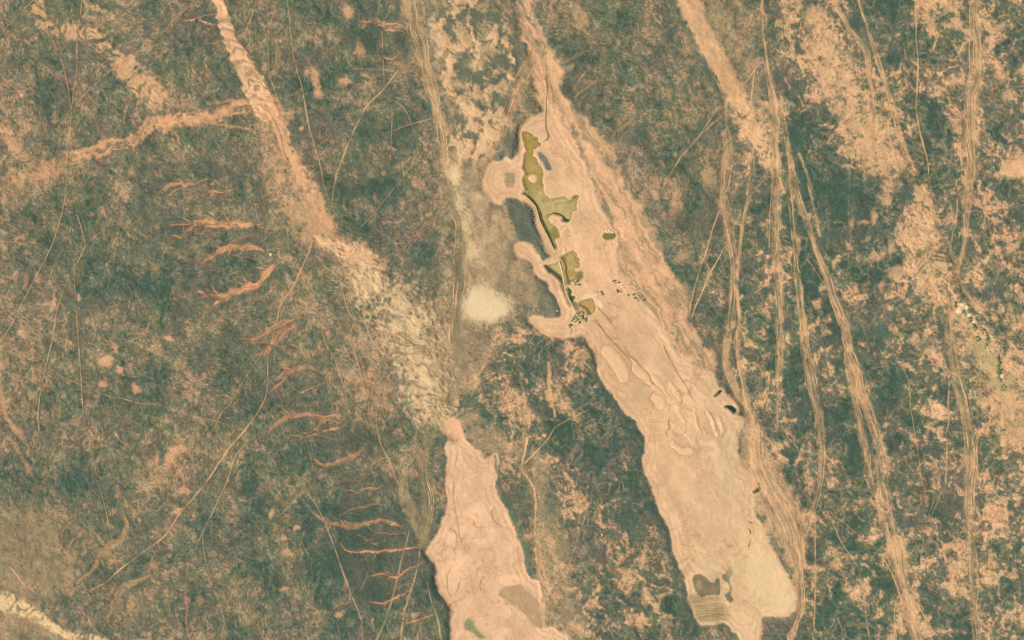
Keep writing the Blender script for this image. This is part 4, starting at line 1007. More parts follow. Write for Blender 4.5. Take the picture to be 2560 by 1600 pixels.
for nm, tx, outer, isles, colr in PONDS:
    st = 1.25
    x0, x1, y0, y1 = outer[:, 0].min() - 6, outer[:, 0].max() + 6, outer[:, 1].min() - 6, outer[:, 1].max() + 6
    px, py = np.meshgrid(np.arange(x0, x1, st, dtype=np.float32), np.arange(y0, y1, st, dtype=np.float32))
    sd = pond_sd(px, py, outer, [])
    c = np.broadcast_to(np.array(colr, np.float32), px.shape + (3,)).copy()
    if outer is POND_N:
        c = mix(c, w_tan, sm(462, 500, py + fbm(px, py, 25, 2, 701) * 14) * sm(592, 560, py) * .85)
        c = mix(c, w_tan, np.exp(-(((px - 1335) / 16) ** 2 + ((py - 415) / 14) ** 2)) * .55)
        c = mix(c, w_moss, np.exp(-(((px - 1384) / 12) ** 2 + ((py - 583) / 14) ** 2)) * .8)
        c = mix(c, S(158, 152, 66), np.exp(-(((px - 1440) / 7) ** 2 + ((py - 498) / 9) ** 2)) * .8)
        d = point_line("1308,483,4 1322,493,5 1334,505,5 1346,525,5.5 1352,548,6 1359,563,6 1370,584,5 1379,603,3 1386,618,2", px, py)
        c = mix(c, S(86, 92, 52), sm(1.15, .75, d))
        d = point_line("1312,394,1.5 1310,412,3 1313,428,3 1319,434,2", px, py); c = mix(c, S(112, 112, 58), sm(1.3, .6, d) * .8)
        d = point_line("1310,448,2 1312,460,3 1316,473,3", px, py); c = mix(c, S(104, 108, 56), sm(1.3, .6, d) * .8)
        d = point_line("1375,536,1 1387,533,1.8 1399,536,2.6 1408,543,4 1414,550,4.5 1422,551,3", px, py); c = mix(c, S(54, 80, 62), sm(1.2, .8, d))
    elif outer is POND_W:
        c = mix(c, S(204, 180, 116), sm(0, 8, (px - 1388) * .62 - (py - 672) * .78 + 8) * sm(702, 690, py))
        c = mix(c, w_teal, sm(700, 730, py) * .6)
    elif outer is POND_M:
        c = mix(c, w_tan, sm(.0, .7, fbm(px, py, 22, 3, 703)) * .6)
        c = mix(c, w_moss, np.exp(-(((px - 1410) / 7) ** 2 + ((py - 650) / 7) ** 2)))
        c = mix(c, S(118, 118, 62), np.exp(-(((px - 1448) / 10) ** 2 + ((py - 690) / 9) ** 2)) * .8)
    elif outer is POND_E:
        c = mix(c, S(74, 104, 60), sm(748, 738, py) * .8)
    c = c * (1 + .10 * fbm(px, py, 9, 3, 705) + .07 * fbm(px * .4, py, 3, 2, 707))[..., None]
    c = mix(c, S(134, 122, 62), sm(.25, .9, fbm(px, py, 13, 3, 709)) * .5 * (outer is POND_N or outer is POND_M))
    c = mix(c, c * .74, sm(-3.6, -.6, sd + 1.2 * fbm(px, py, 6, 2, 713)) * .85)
    ok = sd < 3.2
    n = px.shape[1]
    j, i = np.mgrid[0:px.shape[0] - 1, 0:n - 1]
    kp = ok[:-1, :-1] & ok[1:, :-1] & ok[:-1, 1:] & ok[1:, 1:]
    a = (j * n + i)[kp]
    q = np.stack([a, a + n, a + n + 1, a + 1], -1)
    u, inv = np.unique(q.ravel(), return_inverse=True)
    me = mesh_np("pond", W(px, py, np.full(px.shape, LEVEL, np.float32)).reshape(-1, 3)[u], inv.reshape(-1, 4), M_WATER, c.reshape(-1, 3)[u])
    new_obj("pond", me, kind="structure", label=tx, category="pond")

# ------------------------------------------------------------------ ribbons: tracks, ruts, washes lying on the land
_rib = [0]
def ribbon(p, colour, alpha, across=(-1, -.45, .45, 1), prof=(0, 1, 1, 0), seed=1, vary=.5, edge=.25, lift=.14, ends=True):
    """p: (x, y, half width) resampled; colour blends into the ground it lies on towards its edges"""
    d = np.gradient(p[:, :2], axis=0); L = np.linalg.norm(d, axis=1) + 1e-6
    nx, ny = -d[:, 1] / L, d[:, 0] / L
    s = np.concatenate([[0], np.cumsum(np.linalg.norm(np.diff(p[:, :2], axis=0), axis=1))])
    _rib[0] += 1
    off = lift + .02 * (_rib[0] % 30)
    vs, cs = [], []
    al = alpha * (1 + vary * fbm(s, s * 0 + seed * 3.3, 28, 3, 310 + seed % 30))
    if ends:
        al = al * sm(0, 14, s) * sm(0, 14, s[-1] - s)
    al = np.clip(al, 0, 1)
    tone = 1 + .07 * fbm(s, s * 0 + seed, 16, 2, 350 + seed % 20)
    for a, w in zip(across, prof):
        e = 1 + edge * fbm(s, s * 0 + seed * 5.1 + a * 40, 13, 2, 330 + seed % 20)
        o = a * p[:, 2] * e
        px = p[:, 0] + nx * o; py = p[:, 1] + ny * o
        g = bil(C, px, py)
        vs.append(W(px, py, bil(H, px, py) + off))
        cs.append(g + (np.array(colour, np.float32) * tone[:, None] - g) * (al * w)[:, None])
    k = len(across); n = len(p)
    V = np.stack(vs, 1).reshape(-1, 3); K = np.stack(cs, 1).reshape(-1, 3)
    j, i = np.mgrid[0:n - 1, 0:k - 1]
    a = (j * k + i).ravel()
    F = np.stack([a, a + k, a + k + 1, a + 1], -1)
    # faces look up
    v = V[F[0]]; nz = np.cross(v[1] - v[0], v[2] - v[0])[2]
    if nz < 0:
        F = F[:, ::-1]
    return V, F, K

def ribbons(name, mat, curves, parent=None, **props):
    Vs, Fs, Ks, o = [], [], [], 0
    for kw in curves:
        V, F, K = ribbon(**kw); Vs.append(V); Fs.append(F + o); Ks.append(K); o += len(V)
    me = mesh_np(name, np.vstack(Vs), np.vstack(Fs), mat, np.vstack(Ks))
    return new_obj(name, me, parent, **props)

# ruts of the trail bundles, each one a part of its bundle
c_rut = [S(240, 194, 142), S(228, 184, 132), S(214, 178, 128), S(152, 138, 102), S(240, 190, 140), S(146, 134, 100)]
for k, p, cnt, seed, colr in STRANDS:
    if k not in AREA_OBJ:
        continue
    rs = np.random.RandomState(seed * 13 + 1)
    s = np.concatenate([[0], np.cumsum(np.linalg.norm(np.diff(p[:, :2], axis=0), axis=1))])
    d = np.gradient(p[:, :2], axis=0); L = np.linalg.norm(d, axis=1) + 1e-6
    for q in range(cnt):
        f = -1.02 + 2.04 * (q + rs.uniform(.2, .8)) / cnt
        fr = f + .55 * fbm(s, s * 0 + q * 9.1, 130, 3, 360 + seed % 20)
        o = fr * p[:, 2]
        pp = np.stack([p[:, 0] - d[:, 1] / L * o, p[:, 1] + d[:, 0] / L * o, rs.uniform(.75, 1.7) * (1 + .45 * fbm(s, s * 0 + q * 3.7, 60, 2, 371))], 1)
        a = int(rs.uniform(0, .45) * len(p)); b = len(p) - int(rs.uniform(0, .45) * len(p))
        if b - a < 5:
            a, b = 0, len(p)
        ci = c_rut[rs.randint(len(c_rut))]
        ribbons("wheel_rut", M_TRACK, [dict(p=pp[a:b], colour=ci, alpha=rs.uniform(.3, .75), seed=seed + q, vary=1.3)], AREA_OBJ[k])
# ------------------------------------------------------------------ washes and tracks
for text, curves, colour, alpha in WASHES:
    cv = []
    for n, p in enumerate(curves):
        sd_ = (len(text) * 7 + n * 3) % 97
        cv.append(dict(p=p, colour=colour, alpha=alpha if p[:, 2].max() > 1.3 else alpha * .6, across=(-1.5, -.9, -.35, .3, .9, 1.5), prof=(0, .6, 1, .9, .6, 0), seed=sd_, vary=.35, edge=.6, lift=.3))
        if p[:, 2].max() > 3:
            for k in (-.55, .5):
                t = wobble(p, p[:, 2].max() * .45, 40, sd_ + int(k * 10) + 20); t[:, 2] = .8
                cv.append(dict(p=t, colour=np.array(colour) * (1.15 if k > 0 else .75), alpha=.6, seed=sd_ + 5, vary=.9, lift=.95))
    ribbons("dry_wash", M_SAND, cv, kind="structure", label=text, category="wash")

def track(text, *curves, colour=S(214, 172, 126), alpha=.55, name="dirt_track", fat=1.0):
    cv = []
    for n, q in enumerate(curves):
        sd_ = (len(text) * 5 + n * 11) % 89
        p = wobble(catmull(P(q), 5.0), .9, 45, sd_); p[:, 2] = np.maximum(p[:, 2] * fat, .7) * 1.2
        cv.append(dict(p=p, colour=colour, alpha=alpha, seed=sd_, vary=.75, edge=.3, lift=.2))
    ribbons(name, M_TRACK, cv, kind="structure", label=text, category="track")

rd = S(206, 150, 112)
track("thin straight track down the left side from the top edge to the left edge", "206,-100,1.3 204,0 198,53 193,106 192,172 185,225 180,278 175,331 169,370 168,440 161,506 138,590 114,646 79,710 53,762 34,797 21,821 3,850 -60,940")
track("faint track cutting the top left corner", "140,-60,1.2 74,8 26,56 0,87 -80,170", alpha=.5)
track("thin track curving from the speckled sand strip to the left fork", "80,20,1 90,48 127,93,1.3 153,148,1.6 169,212 175,251 180,278", alpha=.6, colour=rd)
track("reddish track from the left fork up to the diagonal sand strip", "180,278,1.6 206,243 238,212,1.2 278,177 330,140 384,103 450,40 484,5 560,-80", colour=rd, alpha=.6)
track("faint track heading down from the left fork", "178,280,1.4 165,300 155,318", alpha=.5)
track("curved track in the left scrub, meeting a side branch", "190,530,1 206,580,1.5 213,612,1.7 196,651 172,691,1.6 156,731,1.4 143,770 138,797,1.6 135,813,1.8 127,861,1.8 111,927,1.2 98,998,1 95,1040,2.2 96,1056,2.6 98,1085,1")
track("side branch of the curved track in the left scrub", "217,609,1 232,596,1.3 251,580,1.2 268,570,.8", colour=rd, alpha=.55)
track("long thin track from the curved track down to the lower left gully", "190,640,1 185,664 188,744 192,797,1.2 196,853,1.3 202,932,1.2 206,1012 214,1064,.9 228,1117 243,1192,1 246,1205 265,1279 283,1364 294,1425,.8 300,1452", alpha=.6)
track("hairline track crossing the left scrub almost level", "151,938,.9 212,967 265,988,1.2 305,996 344,1006,.9 410,1015 476,1038,.9 540,1052 595,1072,.8", alpha=.55)
track("dim level track near the left edge above the middle", "0,602,.9 40,606 90,618 130,626 200,628", alpha=.35)
track("thin track from the top edge down to the orange narrows", "716,-80,1.5 719,0 725,53,1.6 730,119,1.4 741,172 756,225,1.7 767,291,1.6 780,344,1.8 796,400,1.6 812,466,1.3 830,519,1.2", alpha=.65)
track("curving hairline track just right of the diagonal sand strip", "694,-60,1 688,21 674,66,1.1 670,119 674,185,1.3 690,233 703,272,1.5", alpha=.55)
track("crossing hairlines beside the top of the diagonal sand strip", "652,-60,1 636,20 622,62,1.2 608,95", "566,-60,.9 572,18 598,50 612,70", alpha=.6)
track("slanting track left of the olive trail, thickening downwards", "1012,160,1.2 984,190,1.6 957,225,1.7 918,265,1.6 895,305 878,339,2 857,394,2 852,408,2.2 841,440,3.2 833,479,1.6 829,519,1.1", alpha=.72)
track("hairline track dropping through the upper dark scrub", "980,-40,1 976,16 960,53 956,79,1.2 959,159 961,209,.9", alpha=.5)
track("lower hairline in the upper dark scrub", "979,259,.8 980,317,1 976,384,.9 975,410", alpha=.5)
track("short curved track left of the olive trail", "965,243,1 1005,265 1024,296,1.2 1034,325 1042,352,1", alpha=.5)
track("reddish track striking the olive trail from the left", "950,338,.9 968,331,1 1024,312,1.4 1060,302,2.4 1086,294,3", colour=rd, alpha=.5)
track("fine level line across the scrub left of the olive trail", "855,168,.8 905,172,1 960,174 1050,175,1", colour=rd, alpha=.5)
track("short orange scratch left of the olive trail", "965,362,1.2 980,370,1.8 996,376,1.4", colour=S(220, 164, 118), alpha=.7)
track("double reddish track slanting from the olive trail down to the pale dune strip", "1110,522,1.4 1063,564,1.6 1024,606 984,654,1.6 957,686,1.2", "1120,524,1 1072,566,1.2 1034,606 995,654,1.1", colour=S(170, 132, 100), alpha=.7)
track("faint slanting track above the double reddish one", "1036,405,1 1024,421 992,463,1.8 957,506,1.2 931,538,1.2 900,570", alpha=.45, colour=S(184, 148, 108))
track("vertical hairline in the dark scrub right of the orange narrows", "940,480,.8 938,560 936,600,.8", alpha=.35)
track("vertical hairline left of the hazy plain", "1054,500,.8 1055,540 1098,610 1096,680,.8", alpha=.35)
track("winding pale track running left of the pale dune strip", "788,620,1 812,665,1.4 846,691,1.6 860,744,1.8 875,784,1.6 890,800 912,800,1.5", "905,760,1 914,802,1.6 926,845,2.6 952,879,3.2 962,905,2.8 973,924,2.6 997,953,2", colour=S(182, 160, 116), alpha=.75)
track("thin track left of the winding pale one, continuing to the lower middle", "875,784,.9 868,808 870,840,1.4 883,874,2.2 894,906,2.2 902,932,1.4 912,972,1 926,1006,1 942,1030,1.2 940,1046 944,1078 955,1117,2 979,1165,2.6 987,1189,2 1000,1215,1.6", colour=S(196, 156, 114), alpha=.72)
track("short side loop of the thin track left of the pale dune strip", "918,985,.8 922,1010 925,1050,1.4 936,1075,1.1 946,1085", alpha=.6)
track("thin diagonal track left of the south lake bed neck", "1014,1010,.8 1022,1035,1 1037,1072,1.1 1055,1104,1", alpha=.5)
track("faint diagonal track right of the paired washes", "795,790,.8 806,830 815,860,1 836,898 850,935 860,969,1.4 868,1000 872,1018,.8", alpha=.55)
track("tiny hairline beside the blurred double bend wash", "674,943,.8 686,966 696,985 709,1014,.8", alpha=.45)
track("hairline crossing the wide blurred wash", "740,1064,.8 756,1090 767,1104 778,1145 786,1192 791,1213 801,1266,.8", alpha=.45)
track("long straight diagonal track from the narrows down to the lower left", "782,606,2 778,617,2.2 759,659,2.4 745,690 733,717,2.2 706,757,2 693,797,1.8 690,808 680,845,1.3 674,866 670,906,1.3 669,959 661,1001,1.4 640,1038,2.2 622,1062,3 608,1080,2.6 577,1115,2.4 560,1140 542,1165,2.6 519,1200,2.2 490,1237 463,1269,1.6 434,1306,2.2 413,1338,2.6 384,1361,2 341,1393,1.8 299,1425,2 265,1454,2 222,1478,1.5", colour=S(210, 164, 118), alpha=.75)
track("second diagonal track just right of the long straight one", "625,1090,1 608,1115,1.4 590,1139,1.7 578,1170 569,1200,1.5 529,1287,1.5 508,1327,1.2 489,1372,1", colour=S(200, 160, 112), alpha=.65)
track("faint diagonal track left of the long straight one", "660,880,.8 640,905 600,965,1 575,1010 556,1030,1.2 535,1070 520,1090,.8", alpha=.45)
track("short diagonal hairline at lower left", "396,1370,.8 380,1398 365,1420 360,1445", "338,1390,.8 325,1412 312,1445", alpha=.5)
track("long thin track curving through dark scrub to the bottom, left of middle", "764,1226,.9 788,1258,1.1 809,1298,1.2 830,1351,1.3 846,1396,1.5 865,1451,1.5 883,1499,1.1 904,1552,.9 906,1597 908,1690", "846,1396,.8 868,1450 876,1490 874,1510,.7", alpha=.68)
track("left rut of the two heading to the bottom beside the south lake bed", "1024,1320,1 1018,1348,1.4 1005,1398,2 992,1451,2.2 981,1496,2.6 963,1552,3.4 944,1594,3.2 910,1690,3", colour=S(188, 156, 112), alpha=.75)
track("right rut of the two heading to the bottom beside the south lake bed", "1052,1360,1 1050,1380,1.2 1039,1438,2 1021,1496,2.6 1008,1549,3.2 1002,1597,3.2 994,1690,3", colour=S(188, 156, 112), alpha=.75)
track("crooked hairline between washes in the lower dark scrub", "957,1306,.8 950,1330 947,1355 940,1372", "928,1385,.9 918,1438,1 899,1483,.8", "975,1382,.8 985,1402 995,1420", colour=S(176, 146, 108), alpha=.55)
track("dusty track along the lower west shore of the south lake bed", "1066,1443,1.2 1079,1507,1.4 1095,1549,2.6 1103,1597,3 1110,1690,3", colour=S(178, 156, 112), alpha=.7)
track("reddish hairline reaching the bottom edge at lower left", "470,1405,.8 466,1438 463,1465 468,1517,1.6 468,1565,1.6 474,1600,1.2 485,1690", colour=rd, alpha=.7)
track("short hairline above the reddish one at lower left", "505,1327,1.4 511,1385,1 524,1438,.8", alpha=.5)
track("hairline right of the reddish one at the bottom", "541,1480,.8 549,1510 561,1557,1 553,1597,.8 545,1680", alpha=.45)
track("vertical hairline in scrub above the reddish one", "726,1215,.8 728,1250 722,1300 720,1325,.8", alpha=.5)
track("pale streak entering the lower left corner ground", "20,1410,.8 38,1430,1.8 56,1455,1.6 78,1492,1.2", colour=S(222, 180, 132), alpha=.75)
track("faint lines in the lower left scrub corner", "200,1482,.8 215,1500 232,1525,.8", "120,1535,.8 150,1550 172,1560", "95,1560,1.5 104,1585 110,1620,1.5", alpha=.45)
track("left one of the twin tracks leaving the braided trail", "1800,520,1.4 1783,569,1.7 1767,625,2 1746,686,2 1730,744,2.2 1724,784,2", alpha=.8, colour=S(218, 174, 126))
track("right one of the twin tracks leaving the braided trail", "1813,612,1.6 1800,640 1783,670,2 1761,717,2 1740,765,2 1728,800,1.5", alpha=.8, colour=S(218, 174, 126))
track("thin track bowed right of the braided trail, above the middle", "1815,480,1 1828,530 1834,570 1838,605,1", alpha=.6)
track("slanting double track west of the broad sand strip", "1810,252,1.4 1804,259 1775,299,1.8 1746,341,2 1703,392,2 1698,400 1666,450,2 1650,487,1.6", "1812,280,1 1806,288 1769,320,1.6 1735,354,1.4 1720,372", alpha=.65, colour=S(204, 162, 116))
track("fine line along the lower left rim of the broad sand strip", "1778,185,1.4 1792,205,1.8 1804,235,1.6 1812,262,1.4", alpha=.6)
track("hairline in scrub left of the broad sand strip", "1722,418,.7 1720,455 1706,530 1702,570,.7", alpha=.35)
track("right-hand fork of slanting lines beside the broad sand strip", "1898,160,1 1891,169,1.4 1875,192,1.8 1862,212,1.6", "1890,172,1.2 1886,185 1882,220,1.8 1879,243,2 1882,285,1.2", alpha=.75, colour=S(226, 180, 132))
track("slanting track crossing scrub from the second to the third trail bundle", "2010,640,1 2016,646,1.2 2036,675,1.2 2056,705,1.2 2070,725", alpha=.6)
track("fine track left of the main straight bundle above the middle", "1938,400,1 1930,455 1926,530,1.2 1923,585,1.6 1924,620,1.2 1934,645,1.2 1938,700", alpha=.7)
track("thin single track right of the diverging pair, upper right", "2292,20,1 2293,34 2290,79,3 2293,119,2 2296,172,1.6 2294,225,2.4 2292,265,2 2296,304,2 2306,349,2.6 2319,397,2.2 2322,440,1", alpha=.75, colour=S(222, 178, 128))
track("hairline track through dark scrub right of the third bundle", "2124,420,.7 2122,532 2124,620 2116,690,.9 2114,740", alpha=.35)
track("short track above the gully, right of the sandy ridge", "2394,490,1 2392,555,1.8 2384,575,1.6 2380,615,1", alpha=.6, colour=S(222, 178, 128))
track("wavering track left of the far right bundle", "2376,945,2 2375,953,2.4 2372,1012,2.2 2374,1051,1.8 2367,1091,1.4 2370,1131,1.6 2367,1184,1.8 2366,1215", alpha=.7, colour=S(220, 172, 124))
track("thin track midway between the third and far right bundles", "2255,900,.8 2262,925 2274,959,1.1 2277,1012 2285,1064,1.1 2296,1131,1 2304,1192 2312,1226 2318,1275,.8", alpha=.55)
track("crossing ruts near the lower right centre", "2362,1215,.9 2345,1255,1 2325,1300,.8", "2340,1240,.8 2326,1282,1", "2312,1340,.8 2305,1380 2300,1420", alpha=.6)
track("hairline right of the far right bundle", "2452,1120,.8 2456,1145 2462,1170 2480,1190,.8", "2512,1310,.8 2520,1380 2524,1410,.8", alpha=.5)
track("long thin track from the forked scrub clump to the bottom, right of middle", "2068,1269,1.4 2074,1290 2089,1322,1.3 2105,1359,1.2 2142,1412,1.2 2153,1451,1.3 2161,1504,1 2171,1570,.9 2180,1680", alpha=.65)
track("slanting thin track branching right from the forked scrub clump", "2070,1272,1 2084,1287,1.3 2108,1305 2132,1324,1.2 2158,1345,.9", alpha=.65)
track("pale vertical track below the sand band", "2040,1275,1.2 2039,1348,1.6 2039,1465,2.2 2036,1544,2.6 2034,1597,2.4 2032,1690", alpha=.62, colour=S(210, 172, 124))
track("pale ruts hugging the left side of the wide bottom bundle", "2206,1390,1.3 2232,1438,1.8 2251,1491,2 2260,1520,1.4", "2240,1505,1 2236,1540,1.6 2238,1575,1.4 2244,1620", alpha=.75, colour=S(222, 180, 130))
track("pale rut hugging the right side of the wide bottom bundle", "2290,1500,1 2310,1540,1.4 2324,1580,1.4 2345,1650", alpha=.7, colour=S(222, 180, 130))
track("pale straight track cutting the scrub between the two lake beds", "1474,1023,.8 1470,1025 1439,1041,1.3 1391,1067,1.4 1370,1096,1.7 1333,1136,1.8 1306,1165,1.6", alpha=.75, colour=S(214, 174, 124))
track("faint slanting track through the scrub between the two lake beds", "1482,1220,1 1468,1270,1.4 1452,1325,1.8 1440,1360,1.6 1424,1410,1.2 1418,1450", alpha=.5, colour=S(198, 162, 116))
track("faint lower slanting track between the two lake beds", "1480,1490,1 1470,1535,1.3 1458,1590,1.2 1440,1680", alpha=.45, colour=S(150, 130, 98))
track("dark wheel line at the foot of the south lake bed", "1398,1498,.9 1388,1530,1.3 1376,1568,1", colour=S(150, 130, 98), alpha=.7)
track("grey streaks at the upper west corner of the north lake bed shore", "1440,882,1.2 1462,905,2 1485,928,1.4", "1436,888,.8 1458,915,1.2 1478,935", colour=S(196, 164, 120), alpha=.6)
track("fork of fine tracks in the scrub corner above the south lake bed", "1281,834,1 1290,805 1288,790", "1318,864,1 1332,842,1.3 1340,832", "1322,880,.9 1346,868 1360,860", "1260,870,1 1220,895,1.2 1180,930,1", alpha=.5)

# thin lines on the clay of the north lake bed
def marks(text, curves, colour, alpha=.6, w=1.0, name="drying_line", cat="line"):
    cv = []
    for n, q in enumerate(curves):
        p = wobble(catmull(P(q), 3.0), 1.0, 18, n + len(text)); p[:, 2] *= w * 1.2
        cv.append(dict(p=p, colour=colour, alpha=min(1, alpha * 1.3), seed=n * 3 + 2, vary=.45, edge=.4, lift=.12))
    ribbons(name, M_CLAY, cv, kind="structure", label=text, category=cat)

br = S(168, 132, 90)
marks("brown creases of old channels across the middle of the north lake bed", ["1478,800,1 1500,818,1.4 1517,838,1.4 1535,855,1.2", "1492,805,1 1520,845,1 1545,868,1.6 1562,885,2 1578,906,1.6 1578,925,1.4 1590,940,1.2 1610,955,1 1625,970",
      "1560,868,1 1572,888,1.2 1598,912,1.2 1622,936,1.2 1628,955,1.4 1648,972,1.3 1660,990,1.2 1672,1002,1", "1640,975,1.2 1628,985,1.2 1627,1000,1.2 1634,1010,1 1644,1012,.8", "1656,860,1 1670,890,1.1 1695,935 1715,965 1738,1008,.9", "1675,1040,1 1672,1060,1.4 1674,1070,1.6 1664,1080,1 1668,1096"], br, .6)
marks("small ring creases on the clay left of the dark slivers", ["1664,1018,1 1668,1012,1.2 1676,1014,1 1670,1022,1.2 1672,1028", "1684,985,1 1692,978,1.2 1702,984,1 1698,996", "1712,1030,1 1720,1042,1.8 1728,1040,1.4", "1740,1040,1.4 1752,1075,2 1758,1095,1.2", "1775,1020,1.4 1785,1060,1.8 1792,1090,1.2", "1700,1075,1 1715,1090,1.4 1734,1115,1.4 1735,1130"], S(186, 154, 112), .6)
marks("pale twisting ridges of dry clay near the middle of the north lake bed", ["1664,1072,1.4 1690,1066,1.6 1712,1085,2 1732,1110,2 1738,1122,1.4", "1668,1125,1.4 1690,1117,2 1705,1132,2.2 1718,1138,2 1735,1128,1.6", "1768,1028,3 1782,1058,4 1790,1085,3 1790,1098,1", "1796,1048,3 1804,1070,3.5 1802,1084,2"], S(244, 206, 156), .7)
marks("pale hairline wheel lines running down the lower lake bed", ["1756,1085,.9 1758,1140 1764,1190,1 1772,1210 1800,1260 1812,1290", "1830,1200,.9 1825,1250 1820,1300,1 1822,1330 1840,1370 1855,1400 1862,1430", "1850,1190,.9 1868,1250 1888,1290", "1800,1430,1 1804,1490 1815,1530 1824,1555,1.2", "1780,1275,.8 1765,1320 1745,1380"], S(240, 212, 160), .6)
marks("dark thread-like stream marks on the lower east shore", ["1876,1348,1.2 1875,1356,1.6 1872,1368,1.4 1876,1376,1", "1868,1300,1 1880,1308,1.2 1888,1306", "1866,1318,1 1876,1330,1.4 1872,1342,1", "1890,1200,1 1898,1214,1.2 1894,1222"], S(86, 86, 62), .8)
marks("dark stream meander feeding the long olive pond from above", ["1362,138,1 1368,200,1 1366,260,1.2 1364,300,1.2 1366,319,1.4 1368,328,1.8 1372,338,2 1369,347,2 1362,352,1.4 1352,357,1"], S(104, 96, 62), .75, name="stream", cat="stream")
marks("two thin drain lines running south-east from the square reservoir", ["1488,760,1.2 1502,778,1.4 1520,796,1.4 1530,812,1", "1484,796,1 1496,808,1.4 1508,826,1.4 1516,838,1", "1430,830,1 1428,822,1 1426,838"], S(150, 116, 72), .85, name="ditch", cat="ditch")
marks("curling hairline creases on the south lake bed", ["1132,1200,1 1134,1250,1.2 1142,1300,1 1148,1340,1.2 1154,1356", "1120,1320,1 1136,1330,1.2 1142,1352,1 1134,1382", "1095,1402,1 1108,1404 1116,1394,1.2", "1130,1412,1 1118,1440,1.2 1118,1470 1128,1495", "1136,1486,1 1146,1466,1.4 1150,1450,1", "1240,1270,1 1228,1280 1240,1310 1262,1320", "1205,1440,1 1200,1470 1215,1480", "1180,1300,1 1190,1318 1212,1320,1", "1145,1110,1 1140,1150,1.4 1132,1185,1"], S(190, 146, 106), .6)
marks("faint plough rows on the west side of the north lake bed", [f"{1588 + k * 2.2:.0f},{1003 + k * 6.2:.0f},.9 {1612 + k * 2.2:.0f},{999 + k * 6.2:.0f},1 {1640 + k * 1.2:.0f},{1001 + k * 6.2:.0f},.9" for k in range(18)], S(206, 162, 116), .24, name="plough_row", cat="plough rows")
marks("faint plough rows above the furrowed field", [f"{1686 + k * 1.6:.0f},{1338 + k * 6:.0f},.9 {1720 + k * 1.2:.0f},{1340 + k * 6:.0f},1.1 {1752 - k * .8:.0f},{1338 + k * 6:.0f},.9" for k in range(12)], S(196, 158, 108), .36, name="plough_row", cat="plough rows")
# ------------------------------------------------------------------ furrows of the field, each a part of it
rs_f = np.random.RandomState(8)
for k in range(14):
    y0 = 1497 + k * 4.1
    xl = 1722 + (y0 - 1497) * .37 + rs_f.uniform(-2, 9); xr = 1806 + (y0 - 1497) * .26 + rs_f.uniform(-16, 3)
    n = 18
    xs = np.linspace(xl, xr, n); ys = y0 + fbm(xs, xs * 0 + k * 5.0, 30, 2, 381) * 1.2
    p = np.stack([xs, ys, np.full(n, .95)], 1)
    ribbons("furrow", M_TRACK, [dict(p=p, colour=S(128, 106, 68), alpha=.62, seed=k + 3, vary=1.0, edge=.4)], AREA_OBJ.get(FIELD))

# ------------------------------------------------------------------ the dike with its groynes
def hgt(px, py):
    return float(bil(H, np.array([px]), np.array([py]))[0])

def prism_along(p, top, base, h, z0, mat, name, parent=None, endcap=True):
    """embankment: trapezium section along a curve, p = (x, y)"""
    d = np.gradient(p[:, :2], axis=0); L = np.linalg.norm(d, axis=1) + 1e-6
    nx, ny = -d[:, 1] / L, d[:, 0] / L
    prof = ((-base, 0), (-top, h), (top, h), (base, 0))
    V = []
    for a, z in prof:
        V.append(W(p[:, 0] + nx * a, p[:, 1] + ny * a, z0 + z))
    k = 4; n = len(p)
    V = np.stack(V, 1).reshape(-1, 3)
    j, i = np.mgrid[0:n - 1, 0:k - 1]; a = (j * k + i).ravel()
    F = np.stack([a, a + k, a + k + 1, a + 1], -1)
    F = np.vstack([F, [[0, 1, 2, 3]], [[(n - 1) * k + q for q in (3, 2, 1, 0)]]])
    v = V[F[1 if len(F) > 1 else 0]]
    if np.cross(v[1] - v[0], v[2] - v[0])[2] < 0:
        F = F[:, ::-1]
    me = mesh_np(name, V, F, mat, smooth=False)
    return new_obj(name, me, parent)

dk = catmull(P("1304,486 1313,491 1321,497 1329,505 1338,516 1342,527 1346,540 1349,552 1355,564 1361,577 1368,589 1375,604 1381,617 1388,630 1394,643 1398,654 1402,663 1405,676 1408,692 1412,716 1416,730 1421,744 1428,758 1436,774 1443,786 1449,795 1459,807", 2), 4.0)
root = bpy.data.objects.new("dike", None); scene.collection.objects.link(root)
root.location = (1349 - 1280, 800 - 552, -3.2)
root["label"] = "long curved earth dike with a pale crest and comb-like groynes beside the ponds"; root["category"] = "dike"
bpy.context.view_layer.update()
def adopt(o):
    o.parent = root; o.matrix_parent_inverse = root.matrix_world.inverted()
zz = np.full(len(dk), -4.5)
adopt(prism_along(dk, 1.1, 2.4, 2.3, zz, M_BANK, "embankment"))
adopt(prism_along(dk, .7, .9, .16, zz + 2.303, M_CREST, "crest_road"))
gl = catmull(P("1312,492 1329,507 1339,520 1345,541 1349,554 1355,567 1362,581 1369,595 1375,608", 2), 1.0)
sg = np.concatenate([[0], np.cumsum(np.linalg.norm(np.diff(gl, axis=0), axis=1))])
ng = 30
rs = np.random.RandomState(4)
for k in range(ng):
    s = sg[-1] * (k + .5) / ng
    i = min(int(np.searchsorted(sg, s)), len(gl) - 2)
    tx, ty = gl[i + 1] - gl[i]; L = math.hypot(tx, ty); tx /= L; ty /= L
    nx, ny = ty, -tx                                   # towards the land side (west)
    if nx > 0: nx, ny = -nx, -ny
    ln = rs.uniform(9, 13)
    a = gl[i] + np.array([nx, ny]) * 3.0; b = gl[i] + np.array([nx, ny]) * (3.0 + ln) + rs.uniform(-.5, .5, 2)
    p = np.stack([a + (b - a) * t for t in np.linspace(0, 1, 4)])
    z = np.array([hgt(*q) for q in p]) - .3
    adopt(prism_along(p, .45, 1.05, 1.5, z, M_HEAP, "groyne"))

